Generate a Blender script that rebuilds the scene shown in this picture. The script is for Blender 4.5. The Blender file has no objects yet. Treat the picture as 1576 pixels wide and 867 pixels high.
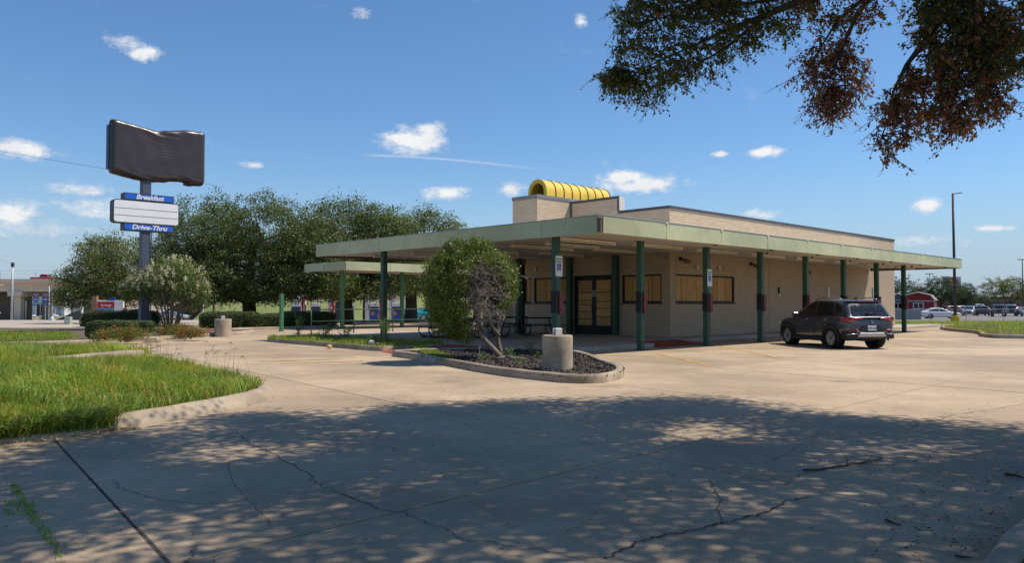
import bpy, bmesh, math, random
import numpy as np
from mathutils import Vector, Matrix
random.seed(7); RNG = np.random.default_rng(11)
D = bpy.data; SC = bpy.context.scene; COL = SC.collection
PI = math.pi
# ------------------------------------------------------------------ camera
FPX, CXP, CYP, EYE = 1197.0, 788.0, 433.5, 1.45      # focal length and centre in photo pixels, eye height
PITCH = math.atan(34.5 / FPX)
cam = D.cameras.new('camera'); camo = D.objects.new('camera', cam); COL.objects.link(camo)
camo.location = (0, 0, EYE); camo.rotation_euler = (PI / 2 + PITCH, 0, 0)
cam.sensor_width = 36; cam.lens = FPX / 1576 * 36; cam.clip_start = .05; cam.clip_end = 6000
SC.camera = camo
# ------------------------------------------------------------------ sun and sky
SUN = Vector((.615, .095, 1.0)).normalized()
sl = D.lights.new('sun', 'SUN'); sl.energy = 5.0; sl.angle = math.radians(.53); sl.color = (1, .91, .78)
so = D.objects.new('sun', sl); COL.objects.link(so); so.rotation_euler = SUN.to_track_quat('Z', 'Y').to_euler()
SC.view_settings.view_transform = 'Standard'; SC.view_settings.look = 'None'
SC.view_settings.exposure = 0.0; SC.view_settings.gamma = 1.0
wd = D.worlds.new('World'); SC.world = wd; wd.use_nodes = True
def sky_world():
    nt = wd.node_tree; N = nt.nodes; L = nt.links; N.clear()
    out = N.new('ShaderNodeOutputWorld'); bg = N.new('ShaderNodeBackground'); bg.inputs[1].default_value = .105
    sk = N.new('ShaderNodeTexSky'); sk.sky_type = 'NISHITA'; sk.sun_disc = False
    sk.sun_elevation = math.asin(SUN.z); sk.sun_rotation = math.atan2(SUN.x, SUN.y)
    sk.altitude = 150; sk.air_density = 1.0; sk.dust_density = .25; sk.ozone_density = 1.3
    tc = N.new('ShaderNodeTexCoord'); sp = N.new('ShaderNodeSeparateXYZ'); L.new(tc.outputs['Generated'], sp.inputs[0])
    def m(op, a, b=None, c=None, clamp=False):
        n = N.new('ShaderNodeMath'); n.operation = op; n.use_clamp = clamp
        for i, v in enumerate((a, b, c)):
            if v is None: continue
            if isinstance(v, (int, float)): n.inputs[i].default_value = v
            else: L.new(v, n.inputs[i])
        return n.outputs[0]
    az = m('ARCTAN2', sp.outputs[0], sp.outputs[1]); el = m('ARCSINE', sp.outputs[2])
    cmb = N.new('ShaderNodeCombineXYZ'); L.new(az, cmb.inputs[0]); L.new(m('MULTIPLY', el, 1.6), cmb.inputs[1])
    def noise(scale, detail=8, rough=.6, vec=cmb.outputs[0]):
        n = N.new('ShaderNodeTexNoise'); n.inputs['Scale'].default_value = scale; n.inputs['Detail'].default_value = detail
        n.inputs['Roughness'].default_value = rough; L.new(vec, n.inputs['Vector']); return n.outputs[0]
    n1 = noise(48, 7, .66); n2 = noise(11, 3, .55)
    dist = m('MULTIPLY_ADD', m('SUBTRACT', n1, .5), 3.0, m('MULTIPLY', m('SUBTRACT', n2, .5), 1.6))
    # cumulus puffs: photo pixel of the centre, half width, half height, density
    P = [(640, 216, 58, 22, 1), (660, 205, 30, 22, 1), (985, 284, 78, 17, 1), (960, 274, 40, 14, .9), (190, 64, 30, 14, .75), (215, 78, 26, 12, .8), (20, 228, 46, 15, .95), (125, 290, 48, 14, .62), (150, 318, 70, 20, .5),
         (688, 297, 38, 12, .8), (785, 290, 26, 14, .8), (1180, 232, 28, 9, .95), (1108, 236, 16, 6, .8), (1428, 315, 18, 13, .95), (1535, 351, 26, 6, .8),
         (14, 328, 34, 22, .7), (895, 26, 16, 12, .55), (556, 14, 24, 10, .45), (388, 253, 20, 7, .7), (1170, 330, 40, 10, .55), (40, 352, 90, 16, .42), (1420, 372, 90, 12, .36)]
    vec = N.new('ShaderNodeCombineXYZ'); L.new(az, vec.inputs[0]); L.new(el, vec.inputs[1]); best = None
    for px, py, w, h, dens in P:
        a0 = math.atan((px - CXP) / FPX); e0 = math.atan((468 - py) / FPX * math.cos(a0)); kx, ky = FPX / w * math.cos(a0), FPX / h
        q = N.new('ShaderNodeVectorMath'); q.operation = 'MULTIPLY_ADD'; L.new(vec.outputs[0], q.inputs[0]); q.inputs[1].default_value = (kx, ky, 0); q.inputs[2].default_value = (-a0*kx, -e0*ky, (1-dens)*1.15)
        l_ = N.new('ShaderNodeVectorMath'); l_.operation = 'LENGTH'; L.new(q.outputs[0], l_.inputs[0])
        best = l_.outputs['Value'] if best is None else m('SMOOTH_MIN', best, l_.outputs['Value'], .12)
    best = m('MULTIPLY', m('ADD', m('SUBTRACT', 1.0, best), m('MULTIPLY', dist, .62)), 1.5, clamp=True)
    # thin scattered cloud over the whole dome
    best = m('MAXIMUM', best, m('MULTIPLY', m('SUBTRACT', m('MULTIPLY_ADD', n1, .25, n2), .77), 1.3, clamp=True))
    # contrail
    a1 = math.atan((548 - CXP) / FPX); a2 = math.atan((850 - CXP) / FPX)
    tt = m('DIVIDE', m('SUBTRACT', az, a1), a2 - a1)
    yy = m('MULTIPLY_ADD', m('MULTIPLY', tt, tt), -26 / FPX, m('MULTIPLY_ADD', tt, 5 / FPX, (468 - 241) / FPX * .985))
    wv = m('MULTIPLY', m('ABSOLUTE', m('SUBTRACT', el, yy)), FPX / 2.6)
    ctr = m('MULTIPLY', m('SUBTRACT', 1.0, wv, clamp=True), m('MULTIPLY', m('MULTIPLY', tt, 8, clamp=True), m('MULTIPLY', m('SUBTRACT', 1.0, tt), 3, clamp=True)))
    best = m('MAXIMUM', best, m('MULTIPLY', ctr, .5))
    mix = N.new('ShaderNodeMix'); mix.data_type = 'RGBA'
    L.new(m('POWER', best, 1.1), mix.inputs['Factor'])
    hs = N.new('ShaderNodeHueSaturation'); hs.inputs['Saturation'].default_value = 1.0; tv = N.new('ShaderNodeVectorMath'); tv.operation = 'MULTIPLY'; tv.inputs[1].default_value = (.75, 1.03, 1.28); L.new(sk.outputs[0], tv.inputs[0]); L.new(tv.outputs[0], hs.inputs['Color'])
    # low haze all round the horizon
    hz = N.new('ShaderNodeMix'); hz.data_type = 'RGBA'; e1 = m('MULTIPLY', el, 9.5)
    L.new(m('MULTIPLY', m('POWER', 2.718, m('MULTIPLY', m('MULTIPLY', e1, e1), -1.0)), .9), hz.inputs['Factor']); L.new(hs.outputs[0], hz.inputs[6]); hz.inputs[7].default_value = (4.1, 5.0, 6.1, 1)
    L.new(hz.outputs[2], mix.inputs[6])
    sh = N.new('ShaderNodeMix'); sh.data_type = 'RGBA'; L.new(m('MULTIPLY_ADD', m('SUBTRACT', n2, .5), 2.2, m('MULTIPLY', best, .75), clamp=True), sh.inputs['Factor'])
    sh.inputs[6].default_value = (6.2, 6.7, 7.6, 1); sh.inputs[7].default_value = (8.6, 8.7, 8.8, 1)
    L.new(sh.outputs[2], mix.inputs[7])
    L.new(mix.outputs[2], bg.inputs[0]); L.new(bg.outputs[0], out.inputs[0])
sky_world()
cy = SC.cycles
try:
    cy.use_denoising = True; cy.max_bounces = 5; cy.diffuse_bounces = 3; cy.glossy_bounces = 2; cy.transmission_bounces = 4; cy.transparent_max_bounces = 8
    cy.caustics_reflective = False; cy.caustics_refractive = False; cy.sample_clamp_indirect = 6
except Exception: pass

# ------------------------------------------------------------------ helpers
TH = math.radians(43.9); CT, ST = math.cos(TH), math.sin(TH)
CORNER = Vector((2.36, 20.6, 0))                       # ground point under the near corner of the canopy
def W(u, v, z=0.0):                                     # site axes (u along the long front, v along the short front) -> world
    return Vector((CORNER.x + u * CT - v * ST, CORNER.y + u * ST + v * CT, z))
def gp(px, py, z=0.0):                                  # ground point that the photo shows at a pixel
    dx, dy, dz = px - CXP, FPX, CYP - py; c, s = math.cos(PITCH), math.sin(PITCH)
    d = Vector((dx, dy * c - dz * s, dy * s + dz * c)); t = (z - EYE) / d.z
    return Vector((d.x * t, d.y * t, z))
def at(px, py, Y):                                      # point at distance Y ahead
    dx, dy, dz = px - CXP, FPX, CYP - py; c, s = math.cos(PITCH), math.sin(PITCH)
    d = Vector((dx, dy * c - dz * s, dy * s + dz * c)); t = Y / d.y
    return Vector((d.x * t, Y, EYE + d.z * t))
def sstep(a, b, x):
    t = min(1, max(0, (x - a) / (b - a))); return t * t * (3 - 2 * t)
def gz(x, y):                                           # lie of the land: level lot, street falling away
    a = x / max(y, 1)
    left = -2.6 * sstep(52, 210, y); right = -.45 * sstep(50, 110, y)
    w = sstep(-.15, .25, a); return left * (1 - w) + right * w
class B:
    def __init__(s): s.v = []; s.f = []
    def add(s, vs, fs):
        o = len(s.v); s.v += [tuple(v) for v in vs]; s.f += [tuple(i + o for i in f) for f in fs]; return s
    def box(s, x0, x1, y0, y1, z0, z1):
        return s.add([(x0,y0,z0),(x1,y0,z0),(x1,y1,z0),(x0,y1,z0),(x0,y0,z1),(x1,y0,z1),(x1,y1,z1),(x0,y1,z1)],
                     [(3,2,1,0),(4,5,6,7),(0,1,5,4),(1,2,6,5),(2,3,7,6),(3,0,4,7)])
    def mbox(s, M, sx, sy, sz):
        vs = [M @ Vector((x*sx/2, y*sy/2, z*sz/2)) for x,y,z in ((-1,-1,-1),(1,-1,-1),(1,1,-1),(-1,1,-1),(-1,-1,1),(1,-1,1),(1,1,1),(-1,1,1))]
        return s.add(vs, [(3,2,1,0),(4,5,6,7),(0,1,5,4),(1,2,6,5),(2,3,7,6),(3,0,4,7)])
    def tube(s, pts, r, n=8, cap=True):
        pts = [Vector(p) for p in pts]; k = len(pts); rs = r if isinstance(r, (list, tuple)) else [r] * k
        rings = []; up = None
        for i in range(k):
            t = (pts[min(i+1,k-1)] - pts[max(i-1,0)]).normalized()
            if up is None: up = Vector((0,0,1)) if abs(t.z) < .9 else Vector((1,0,0))
            a = t.cross(up).normalized(); b = t.cross(a).normalized(); up = -b if up.dot(-b) > 0 else b
            rings.append([pts[i] + (a*math.cos(2*PI*j/n) + b*math.sin(2*PI*j/n)) * rs[i] for j in range(n)])
        return s.loft(rings, True, cap)
    def loft(s, rings, closed=True, cap=True):
        n = len(rings[0]); vs = [p for r in rings for p in r]; fs = []
        for i in range(len(rings)-1):
            for j in range(n if closed else n-1):
                j2 = (j+1) % n; fs.append((i*n+j, i*n+j2, (i+1)*n+j2, (i+1)*n+j))
        if cap: fs.append(tuple(range(n-1,-1,-1))); fs.append(tuple((len(rings)-1)*n+j for j in range(n)))
        return s.add(vs, fs)
    def lathe(s, prof, n=24, M=None):
        rings = []
        for r, z in prof: rings.append([(r*math.cos(2*PI*j/n), r*math.sin(2*PI*j/n), z) for j in range(n)])
        if M is not None: rings = [[M @ Vector(p) for p in r] for r in rings]
        return s.loft(rings)
    def prism(s, poly, z0, z1):
        n = len(poly); vs = [(p[0],p[1],z0) for p in poly] + [(p[0],p[1],z1) for p in poly]
        fs = [tuple(range(n-1,-1,-1)), tuple(range(n,2*n))] + [(i,(i+1)%n,n+(i+1)%n,n+i) for i in range(n)]
        return s.add(vs, fs)
    def xform(s, M): s.v = [tuple(M @ Vector(v)) for v in s.v]; return s
    def mesh(s, name, mat=None, smooth=False):
        me = D.meshes.new(name); me.from_pydata(s.v, [], s.f); me.update()
        bm = bmesh.new(); bm.from_mesh(me); bmesh.ops.recalc_face_normals(bm, faces=bm.faces); bm.to_mesh(me); bm.free()
        if mat: me.materials.append(mat)
        if smooth: me.shade_smooth()
        return me
    def build(s, name, mat=None, parent=None, smooth=False, bevel=0, seg=1, loc=None, rz=0, sub=0, auto=None):
        me = s.mesh(name, mat, smooth)
        if auto: me.shade_smooth(); sharp(me, auto)
        o = D.objects.new(name, me); COL.objects.link(o)
        if parent: o.parent = parent
        if loc is not None: o.location = loc
        if rz: o.rotation_euler.z = rz
        if bevel: md = o.modifiers.new('bevel', 'BEVEL'); md.width = bevel; md.segments = seg; md.limit_method = 'ANGLE'; md.harden_normals = False
        if sub: md = o.modifiers.new('sub', 'SUBSURF'); md.levels = sub; md.render_levels = sub
        return o
def sharp(me, ang):
    bm = bmesh.new(); bm.from_mesh(me)
    for e in bm.edges:
        e.smooth = not (len(e.link_faces) == 2 and e.calc_face_angle(0) > math.radians(ang))
    bm.to_mesh(me); bm.free()
def tag(o, label=None, cat=None, group=None, kind=None):
    if label: o['label'] = label
    if cat: o['category'] = cat
    if group: o['group'] = group
    if kind: o['kind'] = kind
    return o
def thing(name, label, cat, loc=(0,0,0), rz=0, group=None):
    o = D.objects.new(name, None); COL.objects.link(o); o.location = loc; o.rotation_euler.z = rz; o.empty_display_size = .2
    return tag(o, label, cat, group)
def obj(name, me, parent=None, loc=None, rz=0):
    o = D.objects.new(name, me); COL.objects.link(o)
    if parent: o.parent = parent
    if loc is not None: o.location = loc
    if rz: o.rotation_euler.z = rz
    return o
def copy_tree(o, parent=None):
    c = o.copy(); COL.objects.link(c); c.parent = parent
    for ch in list(o.children): copy_tree(ch, c)
    return c
# ------------------------------------------------------------------ materials
MATS = {}
def mat(name, col, rough=.75, var=.12, scale=4, bump=0., bscale=80, metal=0., rnd=0., world=False, coat=0., stain=0., attr=None, spec=.35, warp=None, dirtcol=None, speck=0., spots=0.):
    m = D.materials.new(name); MATS[name] = m; m.use_nodes = True; nt = m.node_tree; N = nt.nodes; L = nt.links
    bs = N['Principled BSDF']; bs.inputs['Roughness'].default_value = rough; bs.inputs['Metallic'].default_value = metal
    bs.inputs['Specular IOR Level'].default_value = spec
    if coat: bs.inputs['Coat Weight'].default_value = coat; bs.inputs['Coat Roughness'].default_value = .05
    if world: vec = N.new('ShaderNodeNewGeometry').outputs['Position']
    else: vec = N.new('ShaderNodeTexCoord').outputs['Object']
    if warp:
        mp = N.new('ShaderNodeMapping'); mp.inputs['Scale'].default_value = warp; L.new(vec, mp.inputs[0]); vec = mp.outputs[0]
    def nz(sc, d=6, r=.6):
        n = N.new('ShaderNodeTexNoise'); n.inputs['Scale'].default_value = sc; n.inputs['Detail'].default_value = d; n.inputs['Roughness'].default_value = r
        L.new(vec, n.inputs['Vector']); return n.outputs[0]
    def mr(x, a, b, c, d):
        n = N.new('ShaderNodeMapRange'); L.new(x, n.inputs[0])
        for i, q in enumerate((a,b,c,d)): n.inputs[i+1].default_value = q
        return n.outputs[0]
    def mul(a, b):
        n = N.new('ShaderNodeMath'); n.operation = 'MULTIPLY'; L.new(a, n.inputs[0]); L.new(b, n.inputs[1]); return n.outputs[0]
    f = mr(nz(scale), .25, .75, 1 - var, 1 + var)
    f = mul(f, mr(nz(scale*9, 3), .3, .7, 1 - var*.6, 1 + var*.6))
    if stain: f = mul(f, mr(nz(scale*.35, 7, .68), .42, .62, 1.0 - stain, 1.06))
    if speck: f = mul(f, mr(nz(95, 2), .35, .65, 1 - speck, 1 + speck*.6))
    if spots:
        vo = N.new('ShaderNodeTexVoronoi'); vo.inputs['Scale'].default_value = .42; vo.inputs['Randomness'].default_value = 1; wv = N.new('ShaderNodeVectorMath'); wv.operation = 'MULTIPLY_ADD'; wv.inputs[1].default_value = (.35,.35,0)
        nn = N.new('ShaderNodeTexNoise'); nn.inputs['Scale'].default_value = 4; nn.inputs['Detail'].default_value = 4; L.new(vec, nn.inputs['Vector']); L.new(nn.outputs['Color'], wv.inputs[0]); L.new(vec, wv.inputs[2]); L.new(wv.outputs[0], vo.inputs['Vector'])
        f = mul(f, mr(vo.outputs['Distance'], .03, .16, 1 - spots, 1))
    if rnd:
        oi = N.new('ShaderNodeObjectInfo'); f = mul(f, mr(oi.outputs['Random'], 0, 1, 1 - rnd, 1 + rnd))
    vm = N.new('ShaderNodeVectorMath'); vm.operation = 'SCALE'; vm.inputs[0].default_value = col[:3]; L.new(f, vm.inputs['Scale'])
    c = vm.outputs[0]
    if attr:
        a = N.new('ShaderNodeAttribute'); a.attribute_name = attr; v2 = N.new('ShaderNodeVectorMath'); v2.operation = 'MULTIPLY'
        L.new(c, v2.inputs[0]); L.new(a.outputs['Vector'], v2.inputs[1]); c = v2.outputs[0]
    if dirtcol:
        mx = N.new('ShaderNodeMix'); mx.data_type = 'RGBA'; L.new(mr(nz(scale*.6, 8, .7), .5, .72, 0, .75), mx.inputs['Factor'])
        L.new(c, mx.inputs[6]); mx.inputs[7].default_value = (*dirtcol, 1); c = mx.outputs[2]
    L.new(c, bs.inputs['Base Color'])
    rr = mr(nz(scale*2, 4), .3, .7, max(.02, rough - .1), min(1, rough + .1)); L.new(rr, bs.inputs['Roughness'])
    if bump:
        bp = N.new('ShaderNodeBump'); bp.inputs['Strength'].default_value = 1; bp.inputs['Distance'].default_value = bump
        L.new(nz(bscale, 4), bp.inputs['Height']); L.new(bp.outputs[0], bs.inputs['Normal'])
    return m
def leafmat(name, col, trans=.3, rough=.5):
    m = D.materials.new(name); m.use_nodes = True; nt = m.node_tree; N = nt.nodes; L = nt.links
    bs = N['Principled BSDF']; bs.inputs['Roughness'].default_value = rough; bs.inputs['Specular IOR Level'].default_value = .35
    a = N.new('ShaderNodeAttribute'); a.attribute_name = 'tint'
    v = N.new('ShaderNodeVectorMath'); v.operation = 'MULTIPLY'; v.inputs[0].default_value = col; L.new(a.outputs['Vector'], v.inputs[1])
    L.new(v.outputs[0], bs.inputs['Base Color'])
    tr = N.new('ShaderNodeBsdfTranslucent'); v2 = N.new('ShaderNodeVectorMath'); v2.operation = 'MULTIPLY'; v2.inputs[1].default_value = (1.25, 1.35, .6)
    L.new(v.outputs[0], v2.inputs[0]); L.new(v2.outputs[0], tr.inputs[0])
    mx = N.new('ShaderNodeMixShader'); mx.inputs[0].default_value = trans; L.new(bs.outputs[0], mx.inputs[1]); L.new(tr.outputs[0], mx.inputs[2])
    L.new(mx.outputs[0], N['Material Output'].inputs['Surface']); return m
def glassmat(name, col=(.02,.025,.03), rough=.03):
    m = mat(name, col, rough, .02, spec=.6); return m
def emit_free(name, col, rough=.4): return mat(name, col, rough, .03, spec=.4)
CONC = (.49, .372, .25)
M_slab = mat('lot_concrete', CONC, .85, .10, .55, .003, 55, rnd=.085, world=True, stain=.30, speck=.18, spots=.30)
M_kerb = mat('kerb_concrete', (.43,.345,.25), .85, .16, 1.8, .005, 40, world=True, stain=.34, speck=.12)
M_joint = mat('joint_dirt', (.085,.07,.055), .95, .2, 3, world=True)
M_crack = mat('crack_shadow_dirt', (.075,.062,.05), .95, .3, 8, world=True)
M_patio = mat('patio_concrete', (.46,.39,.31), .85, .1, .8, .002, 50, world=True, stain=.2)
M_redp = mat('red_ramp_paint', (.38,.07,.05), .8, .2, 3, .001, 60, world=True, stain=.3)
M_yel = mat('yellow_line_paint', (.62,.40,.08), .8, .25, 4, world=True, stain=.35)
M_soil = mat('dry_soil', (.13,.095,.065), .95, .3, 3, .01, 20, world=True)
M_mulch = mat('bark_mulch', (.055,.045,.04), .95, .35, 14, .01, 30, world=True)
M_ground = mat('verge_ground', (.22,.21,.10), .95, .25, .2, .02, 4, world=True, dirtcol=(.30,.26,.17))
M_street = mat('street_concrete', (.42,.36,.29), .9, .08, .12, world=True, stain=.12)
M_asph = mat('old_asphalt', (.23,.21,.19), .9, .1, .2, world=True, stain=.12)
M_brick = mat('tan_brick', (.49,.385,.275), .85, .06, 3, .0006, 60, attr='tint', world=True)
M_brick1 = mat('tan_brick_single', (.49,.385,.275), .85, .06, 3, .0006, 60, rnd=.05, world=True)
M_mortar = mat('mortar', (.34,.265,.185), .95, .08, 3, .001, 50, world=True)
M_render = mat('pale_stucco', (.72,.68,.60), .85, .06, 1.5, .002, 40)
M_fas = mat('sage_fascia_metal', (.54,.565,.34), .5, .09, .9, .003, 2.2, rnd=.05, stain=.17, world=True)
M_cope = mat('dark_coping_metal', (.085,.085,.10), .5, .1, 2)
M_soff = mat('soffit_metal', (.56,.53,.47), .6, .06, 1.2, rnd=.03, stain=.15, world=True)
M_green = mat('green_steel_paint', (.035,.095,.062), .5, .12, 2, .001, 20, stain=.15, rnd=.05)
M_roofw = mat('pale_roof_membrane', (.66,.63,.57), .85, .1, 1.2, stain=.2)
M_maroon = mat('maroon_box', (.16,.03,.04), .5, .15, 5)
M_black = mat('black_plastic', (.012,.012,.013), .55, .1, 6)
M_dkgrey = mat('dark_grey_metal', (.05,.05,.055), .5, .1, 3)
M_grey = mat('grey_metal', (.35,.36,.37), .45, .1, 3, metal=.4)
M_galv = mat('galvanised', (.42,.45,.48), .5, .1, 1, metal=.3)
M_white = mat('white_paint', (.75,.75,.73), .5, .05, 2)
M_fix = mat('fixture_enamel', (.78,.72,.58), .5, .08, 3, stain=.1)
M_board = mat('particle_board', (.58,.345,.135), .8, .30, 11, .003, 60, rnd=.17, warp=(1,1,1))
M_yhood = mat('yellow_hood', (.80,.54,.08), .55, .09, 2, stain=.12)
M_bark = mat('bark', (.075,.06,.045), .95, .3, 6, .02, 18)
M_barkl = mat('grey_bark', (.19,.155,.12), .9, .3, 9, .01, 25)
M_twig = mat('dead_twig', (.29,.245,.21), .9, .3, 12)
# ------------------------------------------------------------------ foliage helpers
def np_mesh(name, V, F, mats, tint=None, smooth=False, fm=None):
    me = D.meshes.new(name); V = np.asarray(V, np.float32); F = np.asarray(F, np.int32); k = F.shape[1]
    me.vertices.add(len(V)); me.vertices.foreach_set('co', V.ravel())
    me.loops.add(F.size); me.loops.foreach_set('vertex_index', F.ravel())
    me.polygons.add(len(F)); me.polygons.foreach_set('loop_start', np.arange(0, F.size, k, dtype=np.int32))
    if fm is not None: me.polygons.foreach_set('material_index', np.asarray(fm, np.int32))
    me.update(calc_edges=True)
    for m_ in (mats if isinstance(mats, (list, tuple)) else [mats]): me.materials.append(m_)
    if tint is not None:
        a = me.attributes.new('tint', 'FLOAT_COLOR', 'POINT'); a.data.foreach_set('color', np.c_[tint, np.ones(len(tint))].astype(np.float32).ravel())
    if smooth: me.shade_smooth()
    if smooth is None: me.shade_flat()
    return me
def rand_dirs(n):
    d = RNG.normal(size=(n,3)); return d / np.linalg.norm(d, axis=1, keepdims=True)
def leaf_arrays(P, size, up=.35, asp=.5, tint_var=.3, out=None, droop=0, cl=0, cv=.32):
    n = len(P); nr = rand_dirs(n); nr[:,2] += up
    if out is not None: nr += out * .6
    nr /= np.linalg.norm(nr, axis=1, keepdims=True)
    t = rand_dirs(n); t[:,2] -= droop; t -= (t*nr).sum(1, keepdims=True)*nr; t /= np.linalg.norm(t, axis=1, keepdims=True) + 1e-9
    b = np.cross(nr, t); s = (size * RNG.uniform(.65, 1.35, n))[:,None] if np.isscalar(size) else (size*RNG.uniform(.75,1.25,n))[:,None]
    V = np.stack([P - t*s*.5, P + b*s*asp*.5 + nr*s*.06, P + t*s*.5, P - b*s*asp*.5 + nr*s*.06], 1).reshape(-1,3)
    F = np.arange(4*n).reshape(n,4)
    g = RNG.uniform(1 - tint_var, 1 + tint_var, (n,1))
    if cl: g *= np.repeat(RNG.uniform(1-cv,1+cv,n//cl+1), cl)[:n,None]
    c = np.repeat(g * np.c_[RNG.uniform(.85,1.2,n), np.ones(n), RNG.uniform(.7,1.2,n)], 4, 0)
    return V, F, c
def leaves(name, P, size, m_, parent=None, **k):
    V, F, c = leaf_arrays(P, size, **k); return obj(name, np_mesh(name, V, F, m_, c), parent)
def blob_points(lobes, n, clump=.45, shell=.55, per=34, gaps=0.0, sun_tint=False):
    """leaf points gathered in sprays through the outer volume of overlapping lobes ((cx,cy,cz),(rx,ry,rz))"""
    vol = np.array([l[1][0]*l[1][1]*l[1][2] for l in lobes]) ** .67; vol /= vol.sum(); pts = []; outs = []
    nc = n // per; idx = RNG.choice(len(lobes), nc, p=vol); d = rand_dirs(nc); r = 1 - shell*RNG.random(nc)**1.6
    C = np.array([lobes[i][0] for i in idx]); R = np.array([lobes[i][1] for i in idx]); bump = 1 + .16*np.sin(d[:,0]*7+idx)*np.cos(d[:,1]*6+2*idx) + RNG.normal(0,.05,nc)
    cen = C + d*R*(r*bump)[:,None]
    if gaps: cen = cen[RNG.random(nc) > gaps]; d = d[:len(cen)]
    k = np.repeat(np.arange(len(cen)), per); q = RNG.normal(0, 1, (len(k),3)); q *= clump * np.array([1,1,.6]) * RNG.uniform(.6,1.3,(len(cen),1))[k]
    return cen[k] + q, d[k]
def tree(name, label, cat, base, lobes, n, size, lm, trunk_r, trunk_h, bark=None, clump=.5, group=None, per=34, shell=.55, limbs=None, tv=.35, gaps=0.):
    t = thing(name, label, cat, base, 0, group); b = B(); top = Vector((0,0,trunk_h))
    b.tube([(0,0,-.2),(0,0,.15),(.05,0,trunk_h*.5),tuple(top)], [trunk_r*1.5,trunk_r*1.1,trunk_r*.9,trunk_r*.85], 9)
    for c, r in lobes:
        e = Vector(c); mid = top.lerp(e, .5) + Vector((random.uniform(-.4,.4), random.uniform(-.4,.4), .3))
        b.tube([top - Vector((0,0,.3)), mid, e], [trunk_r*.6, trunk_r*.38, trunk_r*.12], 7)
        for _ in range(5):
            q = e + Vector([random.uniform(-.8,.8)*r[i] for i in range(3)]); b.tube([mid.lerp(e, random.random()), q], [trunk_r*.2, trunk_r*.05], 5)
    b.build('trunk', bark or M_bark, t, smooth=True)
    P, o_ = blob_points(lobes, n, clump, shell, per, gaps)
    leaves('crown', P, size, lm, t, out=o_, tint_var=tv, cl=per); return t
def in_poly(P, poly):
    x, y = P[:,0], P[:,1]; ins = np.zeros(len(P), bool); j = len(poly)-1
    for i in range(len(poly)):
        xi, yi = poly[i][0], poly[i][1]; xj, yj = poly[j][0], poly[j][1]
        c = ((yi > y) != (yj > y)) & (x < (xj-xi)*(y-yi)/(yj-yi+1e-12)+xi); ins ^= c; j = i
    return ins
def poly_points(poly, n):
    a = np.array([(p[0],p[1]) for p in poly]); lo, hi = a.min(0), a.max(0); out = []
    while sum(map(len,out)) < n:
        q = RNG.uniform(lo, hi, (n,2)); out.append(q[in_poly(q, poly)])
    return np.concatenate(out)[:n]
def snoise(P, sc, seed=0):
    x, y = P[:,0]*sc, P[:,1]*sc
    return (np.sin(x*1.7+seed)+np.sin(y*2.1+1.3*seed)+np.sin((x+y)*1.3+.7*seed)+np.sin((x-y)*2.6+seed*2.1))/4
def grass_arrays(P, hgt, w=.006, lean=.55, tv=.25, dry=.12):
    n = len(P); h = hgt*RNG.uniform(.5,1.3,n); a = 2*PI*snoise(P,.55,6)+RNG.normal(0,1.0,n); ln = lean*RNG.random(n)**.7*h
    dx, dy = np.cos(a), np.sin(a); fx, fy = -dy, dx; th = RNG.uniform(0,PI,n); wx, wy = np.cos(th)*w*RNG.uniform(.6,1.5,n), np.sin(th)*w*RNG.uniform(.6,1.5,n)
    z0 = P[:,2]
    V = np.stack([np.c_[P[:,0]-wx,P[:,1]-wy,z0-.01], np.c_[P[:,0]+wx,P[:,1]+wy,z0-.01],
                  np.c_[P[:,0]+dx*ln*.3+wx*.8,P[:,1]+dy*ln*.3+wy*.8,z0+h*.6], np.c_[P[:,0]+dx*ln*.3-wx*.8,P[:,1]+dy*ln*.3-wy*.8,z0+h*.6],
                  np.c_[P[:,0]+dx*ln+wx*.1,P[:,1]+dy*ln+wy*.1,z0+h*(1-.35*ln/h)], np.c_[P[:,0]+dx*ln-wx*.1,P[:,1]+dy*ln-wy*.1,z0+h*(1-.35*ln/h)]],1).reshape(-1,3)
    i = np.arange(n)*6; F = np.stack([np.c_[i,i+1,i+2,i+3], np.c_[i+3,i+2,i+4,i+5]],1).reshape(-1,4)
    g = RNG.uniform(1-tv,1+tv,(n,1)); c = g*np.c_[RNG.uniform(.8,1.25,n),np.ones(n),RNG.uniform(.7,1.3,n)]
    d = RNG.random(n) < dry; c[d] = np.c_[RNG.uniform(2.0,2.8,d.sum()),RNG.uniform(1.1,1.4,d.sum()),RNG.uniform(1.5,2.2,d.sum())]
    return V, F, np.repeat(c,6,0)
LM_grass = leafmat('grass_blade', (.225,.325,.055), .4, .55)
LM_oak = leafmat('oak_leaf', (.115,.150,.050), .28, .5)
LM_oak2 = leafmat('oak_leaf_olive', (.150,.172,.055), .28, .5)
LM_shrub = leafmat('shrub_leaf', (.125,.165,.030), .25, .42)
LM_hedge = leafmat('hedge_leaf', (.060,.095,.022), .2, .5)
LM_myrt = leafmat('myrtle_leaf', (.14,.18,.055), .3, .5)
LM_flow = leafmat('white_blossom', (.72,.68,.60), .3, .6)
LM_redf = leafmat('red_blossom', (.60,.07,.03), .3, .6)
LM_elm = leafmat('elm_leaf', (.125,.145,.040), .45, .45)
LM_dry = leafmat('dry_brown_leaf', (.37,.165,.105), .42, .6)
LM_far = leafmat('far_leaf', (.058,.085,.028), .2, .6)
LM_weed = leafmat('weed_leaf', (.11,.20,.035), .35, .5)
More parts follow.
